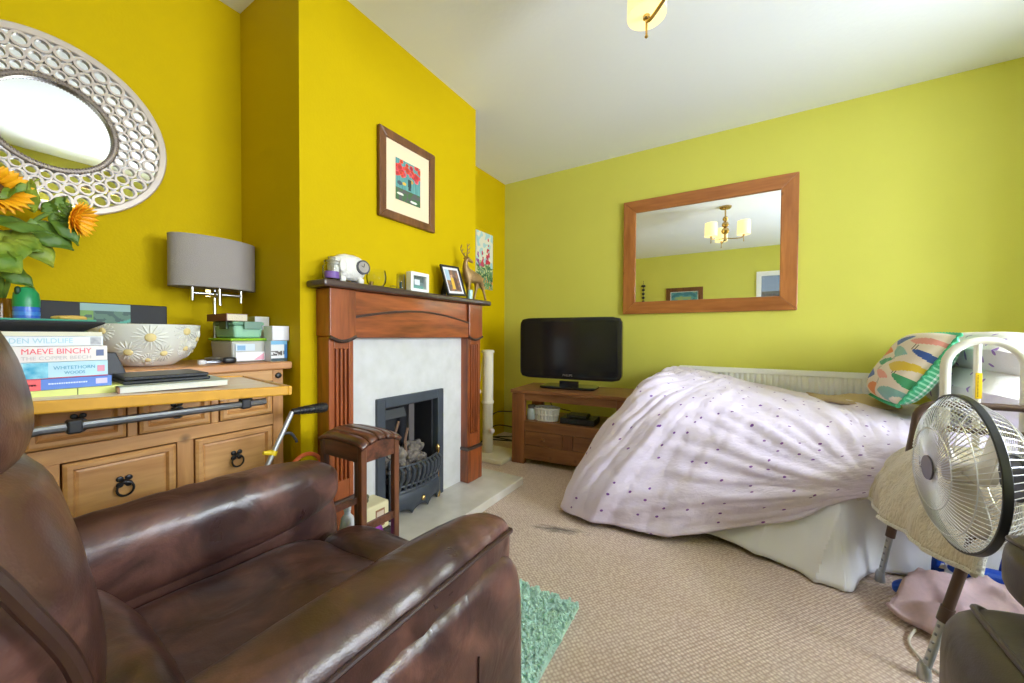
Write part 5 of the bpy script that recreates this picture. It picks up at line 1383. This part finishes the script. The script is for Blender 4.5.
def sunflower(lb, pts, face, r, leaves):
    t = thing('sunflower', lb, 'flower', tuple(pts[0]), 'sunflowers in the amber vase')
    p = cr(pts, 6); MB().tube(p, .0055, 8).build('stem', M['stem'], t)
    c = Vector(pts[-1]); nn = Vector(face).normalized(); U = nn.orthogonal().normalized(); V = nn.cross(U)
    b = MB()
    for ring, (n_, f, tilt) in enumerate(((20, 1.0, .45), (20, .9, .8), (16, .75, 1.1))):
        for k in range(n_):
            a = 2*PI*(k+.5*ring)/n_; d = U*math.cos(a)+V*math.sin(a); sd = nn.cross(d)
            def fn(u, v, d=d, sd=sd, f=f, tilt=tilt):
                s = 2*v-1; w = r*.19*math.sin(PI*min(.98, u*.9+.12))
                return tuple(c+d*(r*.36+r*.66*f*u)+sd*(s*w)+nn*(r*tilt*u*(1-.35*u)+.004-abs(s)*.002))
            b.grid(fn, 6, 2)
    b.build('petals', M['petal'], t, solid=.0006)
    MB().sup(c+nn*.004, (r*.4, r*.4, r*.4), 2, None, 10, lambda q: q-nn*(q.dot(nn)*.72)).build('seed_head', M['seed'], t)
    b = MB()
    for k in range(14):
        a = 2*PI*k/14; d = U*math.cos(a)+V*math.sin(a); leaf(b, c-nn*.006+d*r*.15, c-nn*.016+d*r*.75, r*.14, 0, -nn)
    b.build('sepals', M['leafdark'], t, solid=.0006)
    for k, lf in enumerate(leaves):
        b = MB(); leaf(b, *lf); b.build('leaf', M['leaf'] if k % 2 == 0 else M['leafdark'], t, solid=.0008)
    return t
vm = Vector((-1.835, .150, 1.06))
def wp_(y, z, x=-1.80): return Vector((x, y, z))
sunflower('orange sunflower with open petals at the left, half outside the picture', [vm, wp_(.145, 1.16), wp_(.125, 1.28), wp_(.135, 1.372, -1.80)], (.75, .35, .10), .068,
          [(wp_(.13, 1.26), wp_(.215, 1.215, -1.74), .060, .01, (.6, -.2, .7)), (wp_(.14, 1.18), wp_(.20, 1.10, -1.76), .03, 0, (.8, 0, .5)), (wp_(.13, 1.35), wp_(.215, 1.425, -1.77), .016, .0, (.8, -.2, .5)), (wp_(.12, 1.30), wp_(.225, 1.275, -1.70), .036, .02, (.7, .1, .6)), (wp_(.10, 1.22, -1.76), wp_(.17, 1.135, -1.70), .055, .0, (.9, -.1, .3))])
sunflower('smaller orange sunflower turned to the right below the round mirror', [vm, wp_(.165, 1.15), wp_(.190, 1.27), wp_(.235, 1.335), wp_(.280, 1.335)], (.50, .84, -.22), .056,
          [(wp_(.185, 1.29), wp_(.235, 1.165, -1.77), .040, -.01, (.9, .1, .3)), (wp_(.20, 1.31), wp_(.275, 1.22, -1.78), .045, -.02, (.9, .2, .2)), (wp_(.19, 1.28), wp_(.165, 1.17, -1.72), .034, .0, (.9, -.1, .2)), (wp_(.22, 1.335), wp_(.27, 1.395, -1.78), .018, 0, (.8, .1, .5)), (wp_(.205, 1.33), wp_(.20, 1.42, -1.77), .016, 0, (.9, .1, .1)), (wp_(.25, 1.35), wp_(.285, 1.24, -1.77), .030, -.01, (.9, .2, .2))])

# ================================================================== ON THE OVERBED TABLE
def zt_at(x, y):   # height of the tilted table top
    p = ob(0, 0, 0); n_ = UV_; return p.z-((x-p.x)*n_.x+(y-p.y)*n_.y)/n_.z
bkx = -1.20
def book(name, lb, cat, z0, z1, y0, y1, spine, extra=None, dep=.135, grp=None):
    t = thing(name, lb, cat, (bkx-.06, (y0+y1)/2, z0), grp)
    c = MB().box(bkx-dep, bkx, y0, y1, z0, z0+.0012).box(bkx-dep, bkx, y0, y1, z1-.0012, z1).box(bkx-.0015, bkx, y0, y1, z0+.0012, z1-.0012)
    c.build('cover', spine, t, smooth=False)
    MB().box(bkx-dep+.003, bkx-.0015, y0+.002, y1-.002, z0+.0012, z1-.0012).build('pages', c_(228, 222, 206, rough=.9), t, smooth=False)
    return t
def spine_lines(t, y0, y1, z, h, m):
    b = MB(); y = y0; random.seed(int(y0*1000))
    while y < y1:
        w = random.uniform(.0018, .0034); b.box(bkx, bkx+.0006, y, y+w, z-h/2, z+h/2); y += w+.0009
    b.build('lettering', m, t, smooth=False)
zb = zt_at(bkx, .26)+.0008
t = book('magazine', 'lime green magazine at the bottom of the pile of books', 'magazine', zb, zb+.0165, .03, .263, c_(214, 222, 130))
MB().box(bkx, bkx+.0005, .19, .1915, zb, zb+.0165).build('spine_line', c_(90, 100, 40), t, smooth=False)
z1 = zb+.0175
t = book('paperback_book', 'blue paperback with a red spine end second from the bottom of the pile', 'book', z1, z1+.0225, .045, .243, c_(92, 132, 214), grp='books piled on the overbed table')
MB().box(bkx-.002, bkx+.0006, .044, .140, z1-.0002, z1+.0227).build('spine_panel', c_(238, 96, 100), t, smooth=False)
spine_lines(t, .112, .134, z1+.011, .0035, c_(150, 40, 50)); spine_lines(t, .150, .205, z1+.012, .0030, c_(206, 220, 246))
MB().box(bkx, bkx+.0006, .218, .236, z1+.006, z1+.018).build('publisher_mark', c_(206, 196, 240), t, smooth=False)
z2 = z1+.0235
t = book('paperback_book', 'light blue paperback third from the bottom of the pile', 'book', z2, z2+.0345, .04, .237, c_(182, 218, 234), grp='books piled on the overbed table')
MB().box(bkx, bkx+.0005, .118, .150, z2+.001, z2+.0335).build('cover_picture', mat('teal_cover', S(20, 150, 196), .5, c2=S(150, 216, 234), vscale=60), t, smooth=False)
MB().box(bkx-.13, bkx+.0004, .041, .2368, z2-.0002, z2+.0018).build('red_edge', c_(190, 60, 90), t, smooth=False)
lettering('WHITETHORN', .0105, (bkx+.0004, .157, z2+.0215), (0, 1, 0), (0, 0, 1), c_(84, 160, 190), t, width=.060)
lettering('WOODS', .0095, (bkx+.0004, .172, z2+.0105), (0, 1, 0), (0, 0, 1), c_(84, 160, 190), t, width=.030)
MB().box(bkx, bkx+.0005, .2205, .232, z2+.010, z2+.024).build('publisher_mark', c_(224, 150, 170), t, smooth=False)
z3 = z2+.0355
t = book('paperback_book', 'thick white paperback with pink author lettering in the middle of the pile', 'book', z3, z3+.0325, .04, .2365, c_(232, 224, 220), grp='books piled on the overbed table')
lettering('MAEVE BINCHY', .0165, (bkx+.0004, .115, z3+.0215), (0, 1, 0), (0, 0, 1), c_(238, 96, 112), t, width=.096)
lettering('THE COPPER BEECH', .0105, (bkx+.0004, .115, z3+.0075), (0, 1, 0), (0, 0, 1), c_(196, 190, 190), t, width=.096)
MB().box(bkx, bkx+.0005, .219, .231, z3+.010, z3+.024).build('publisher_mark', c_(96, 110, 150), t, smooth=False)
z4 = z3+.0335
t = book('paperback_book', 'white paperback with pale blue lettering second from the top of the pile', 'book', z4, z4+.0205, .035, .230, c_(226, 230, 236), grp='books piled on the overbed table')
lettering('GARDEN WILDLIFE', .015, (bkx+.0004, .074, z4+.0105), (0, 1, 0), (0, 0, 1), c_(170, 206, 220), t, width=.11)
MB().box(bkx, bkx+.0005, .2105, .227, z4+.002, z4+.0185).build('cover_picture', mat('grey_cover', S(150, 150, 160), .5, c2=S(206, 206, 206), vscale=80), t, smooth=False)
z5 = z4+.0212
o = MB().box(bkx-.17, bkx+.004, .02, .228, z5, z5+.009).build('paper_pad', c_(226, 222, 200, rough=.9), None, smooth=False)
tag(o, 'thin cream paper pad on top of the paperbacks under the black tray', 'paper pad')
z6 = z5+.010
t = thing('lap_tray', 'black tray with a teal top lying on the pile of books', 'tray', (-1.3, .1, z6))
v = []
for z, g in ((z6, .028), (z6+.018, .0), (z6+.022, .0)):
    v += [(-1.44+g, -.10+g, z), (-1.185-g, -.10+g, z), (-1.185-g, .232-g, z), (-1.44+g, .232-g, z)]
f = [(3, 2, 1, 0)]+[(4*k+i, 4*k+(i+1) % 4, 4*k+4+(i+1) % 4, 4*k+4+i) for k in range(2) for i in range(4)]+[(8, 9, 10, 11)]
MB().add(v, f).build('tray_body', c_(36, 38, 42), t, smooth=False, bevel=.003)
MB().box(-1.43, -1.195, -.09, .220, z6+.0222, z6+.0262).build('tray_top', c_(70, 160, 134, rough=.6), t, smooth=False, bevel=.002)
o = MB().sup((-1.36, .205, z6+.0335), (.022, .028, .0065), 2.2, rotz(20), 10, lambda p: p*(1+.2*noise.noise(p*60))).build('dried_leaf', c_(214, 176, 90, rough=.8), None)
tag(o, 'small golden dried leaf lying on the teal tray top', 'leaf')
for q in [o for o in bpy.data.objects if o.parent is None and (o.name.startswith('paperback_book') or o.name in ('magazine', 'paper_pad', 'lap_tray', 'dried_leaf'))]:
    q.location += Vector((-.045, .008, 0))
# black ring binder, wedge side showing
def zz(x, y, e=.001): return zt_at(x, y)+e
t = thing('ring_binder', 'dark wedge-shaped folder lying behind the pile of books', 'folder', (-1.38, .24, .83))
zq = zz(-1.41, .29)
MB().prism([(.10, zq), (.316, zq), (.316, zq+.006), (.288, zq+.088), (.10, zq+.092)], 'x', -1.46, -1.385).build('folder', c_(62, 62, 66), t, smooth=False, bevel=.003)
# magazine and black laptop
t = thing('notebook', 'pale grey notebook lying on the overbed table under the black tablet', 'notebook', (-1.25, .35, .84))
Rn = rotz(-7)
pv = (-1.25, .35, .84)
MB().box(-1.365, -1.19, .262, .462, zz(-1.25, .262), zz(-1.25, .262)+.012, Rn, pv).build('pages', c_(216, 216, 206, rough=.8), t, smooth=False)
MB().box(-1.367, -1.188, .260, .464, zz(-1.25, .262)+.012, zz(-1.25, .262)+.014, Rn, pv).build('cover', c_(196, 204, 196, rough=.6), t, smooth=False)
MB().box(-1.30, -1.188, .2585, .2615, zz(-1.25, .262), zz(-1.25, .262)+.014, Rn, pv).build('spine', c_(150, 104, 80), t, smooth=False)
zl = zz(-1.25, .262)+.015
t = thing('tablet_case', 'slim black tablet in its case lying on the pale notebook', 'tablet', (-1.28, .33, zl))
R2_ = rotz(-4); pv = (-1.3, .36, zl)
MB().box(-1.40, -1.235, .272, .44, zl, zl+.008, R2_, pv).build('case', c_(30, 32, 36, rough=.4), t, smooth=False, bevel=.003)
MB().box(-1.398, -1.237, .275, .437, zl+.009, zl+.018, R2_, pv).build('tablet', c_(44, 46, 52, rough=.35), t, smooth=False, bevel=.003)
b = MB()
for k in range(16): b.box(-1.2368, -1.236, .278+.0097*k, .284+.0097*k, zl+.011, zl+.015, R2_, pv)
b.build('keyboard_edge', c_(16, 16, 18), t, smooth=False)

# ================================================================== GRABBER, HOOP, HEARTH ODDMENTS
t = thing('reaching_grabber', 'silver reaching grabber with a black ridged handle leaning by the sideboard', 'grabber', (-1.38, .45, 0))
g0, g1 = Vector((-1.38, .40, .02)), Vector((-1.40, .742, .686))
MB().cyl(g0, g1, .0085).build('shaft', M['greytip'], t)
hd = Vector((0, .13, -.004))
b = MB().tube([g1, g1+hd*.15, g1+hd*.5, g1+hd*.95, g1+hd], [.011, .012, .015, .019, .017], 12)
for k in range(9): b.tube([g1+hd*(.2+.085*k)-Vector((0, .003, 0)), g1+hd*(.2+.085*k)+Vector((0, .003, 0))], .0145+.0007*k, 12)
b.build('handle', M['black'], t)
q = g0.lerp(g1, .89)
MB().tube(cr([q, q+Vector((0, .03, -.004)), q+Vector((0, .048, -.03)), q+Vector((0, .052, -.042))], 4), .005, 8).build('trigger', c_(60, 62, 66), t)
q = g0.lerp(g1, .80); dd = (g1-g0).normalized()
MB().tube([q-dd*.008, q+dd*.008], .0125, 14).tube([q+Vector((.0, -.006, .002)), q+Vector((0, -.032, .008))], [.010, .006], 8).build('yellow_clip', c_(240, 206, 20), t)
MB().sup(g0+Vector((0, 0, .01)), (.012, .02, .014), 3).build('jaw', M['black'], t)
t = thing('toy_bucket', 'small bucket with an orange hoop handle and teal side between recliner and fireplace', 'bucket', (-1.335, .80, 0))
MB().lathe([(.001, .055), (.045, .055), (.056, .42), (.058, .43), (.052, .43), (.042, .07), (.001, .065)], (-1.368, .765, -.053), 28).build('tub', c_(70, 176, 160, rough=.4), t)
MB().tube([(-1.368+.012*math.sin(a), .768+.072*math.cos(a), .43+.10*math.sin(a)) for a in [PI*k/20 for k in range(-3, 24)]], .0075, 10).build('handle', c_(226, 104, 46, rough=.4), t)
o = MB().sup((-1.368, .790, .425), (.03, .022, .045), 2.4, None, 10).build('teal_toy', c_(90, 206, 186), None)
tag(o, 'small teal soft toy poking out of the orange-handled bucket', 'toy')
t = thing('portable_heater', 'cream box-shaped appliance with a brown label on the hearth behind the stool', 'appliance', (-1.36, 1.12, .05))
cx, cy = -1.434, 1.076; Rq = rotz(0); pv = (cx, cy, .1)
MB().box(cx-.050, cx+.062, cy-.042, cy+.085, .088, .212, Rq, pv).build('case', c_(228, 218, 176, rough=.45), t, smooth=False, bevel=.008)
MB().box(cx+.062, cx+.064, cy+.010, cy+.058, .108, .186, Rq, pv).build('label', c_(150, 104, 74), t, smooth=False)
MB().box(cx+.0641, cx+.0646, cy+.015, cy+.053, .150, .178, Rq, pv).build('label_print', c_(210, 190, 170), t, smooth=False)
b = MB()
random.seed(8)
for k in range(6): b.sup((cx-.01+random.uniform(-.03, .03), cy-.03+.012*k, .222), (.010, .010, .012), 2.4, None, 6)
b.build('control_knob', c_(96, 92, 70), t)
o = MB().box(cx-.052, cx+.078, cy-.044, cy+.094, .0505, .087, None).build('dark_tray', c_(50, 44, 40), None, smooth=False, bevel=.005)
tag(o, 'dark wooden tray under the cream appliance on the hearth', 'tray')
t = thing('spray_bottle', 'white plastic bottle standing on the carpet behind the stool legs', 'bottle', (-1.32, .93, .05))
bt = (-1.335, .921, .001)
MB().lathe([(.001, 0), (.026, 0), (.029, .01), (.029, .20), (.024, .235), (.012, .25), (.012, .265), (.001, .265)], bt, 20).build('body', c_(226, 228, 232), t)
MB().lathe([(.014, .264), (.015, .288), (.001, .291)], bt, 16).build('cap', c_(206, 208, 214), t)
o = MB().sup((-1.135, .880, .2465), (.040, .040, .040), 2.2, None, 14).build('pink_ball', mat('pink_purple_swirl', S(224, 60, 190), .4, c2=S(150, 80, 200), vscale=14, detail=1), None)
tag(o, 'glossy pink and purple ball on the lower shelf of the slatted stool', 'ball')

# ================================================================== CAMERA
f, yaw, pitch, roll = 372.4, .5496, -.0163, .0046
Fv = Vector((-math.sin(yaw), math.cos(yaw), 0)); Rv = Vector((math.cos(yaw), math.sin(yaw), 0)); Uz = Vector((0, 0, 1))
F2 = Fv*math.cos(pitch)+Uz*math.sin(pitch); U2 = Uz*math.cos(pitch)-Fv*math.sin(pitch)
Rc = Rv*math.cos(roll)+U2*math.sin(roll); Uc = U2*math.cos(roll)-Rv*math.sin(roll)
cam = bpy.data.cameras.new('camera'); co = bpy.data.objects.new('camera', cam); COL.objects.link(co)
cam.sensor_width = 36; cam.lens = f/1024*36; cam.clip_start = .01
mw_ = Matrix((Rc, Uc, -F2)).transposed().to_4x4(); mw_.translation = (0, 0, .97); co.matrix_world = mw_
sc.camera = co

# ================================================================== LIGHT
w = bpy.data.worlds.new('world'); sc.world = w; w.use_nodes = True; nt = w.node_tree
bg = nt.nodes['Background']
sky = nt.nodes.new('ShaderNodeTexSky'); sky.sky_type = 'HOSEK_WILKIE'; sky.turbidity = 3; sky.sun_direction = (.5, .3, .8)
nt.links.new(sky.outputs[0], bg.inputs[0]); bg.inputs[1].default_value = 1.3
def area(name, loc, rot, sx, sy, power, color):
    l = bpy.data.lights.new(name, 'AREA'); l.shape = 'RECTANGLE'; l.size = sx; l.size_y = sy; l.energy = power; l.color = color
    o = bpy.data.objects.new(name, l); COL.objects.link(o); o.location = loc; o.rotation_euler = rot; return o
area('window_daylight_and_fill', (Xr+TW+.05, (wy0+wy1)/2, (wz0+wz1)/2), (0, math.radians(90), 0), wz1-wz0, wy1-wy0, 185, (.83, .92, 1.05))
area('window_daylight_and_fill', (Xr+TW+.05, (vy0+vy1)/2, (wz0+wz1)/2), (0, math.radians(90), 0), wz1-wz0, vy1-vy0, 60, (.83, .92, 1.05))  # added fill light behind the added window
for i, e in enumerate(lamps):
    l = bpy.data.lights.new('lamp_bulb', 'POINT'); l.energy = 14; l.color = (1, .80, .52); l.shadow_soft_size = .025
    o = bpy.data.objects.new('lamp_bulb', l); COL.objects.link(o); o.location = e+Vector((0, 0, .04))
vs = sc.view_settings; vs.view_transform = 'Standard'; vs.look = 'None'; vs.gamma = 1; vs.use_curve_mapping = False; vs.exposure = .14
sc.cycles.use_denoising = True
sc.cycles.max_bounces = 10; sc.cycles.diffuse_bounces = 6; sc.cycles.glossy_bounces = 5; sc.cycles.transmission_bounces = 8; sc.cycles.transparent_max_bounces = 12
sc.cycles.sample_clamp_indirect = 8
sc.cycles.caustics_reflective = False; sc.cycles.caustics_refractive = False
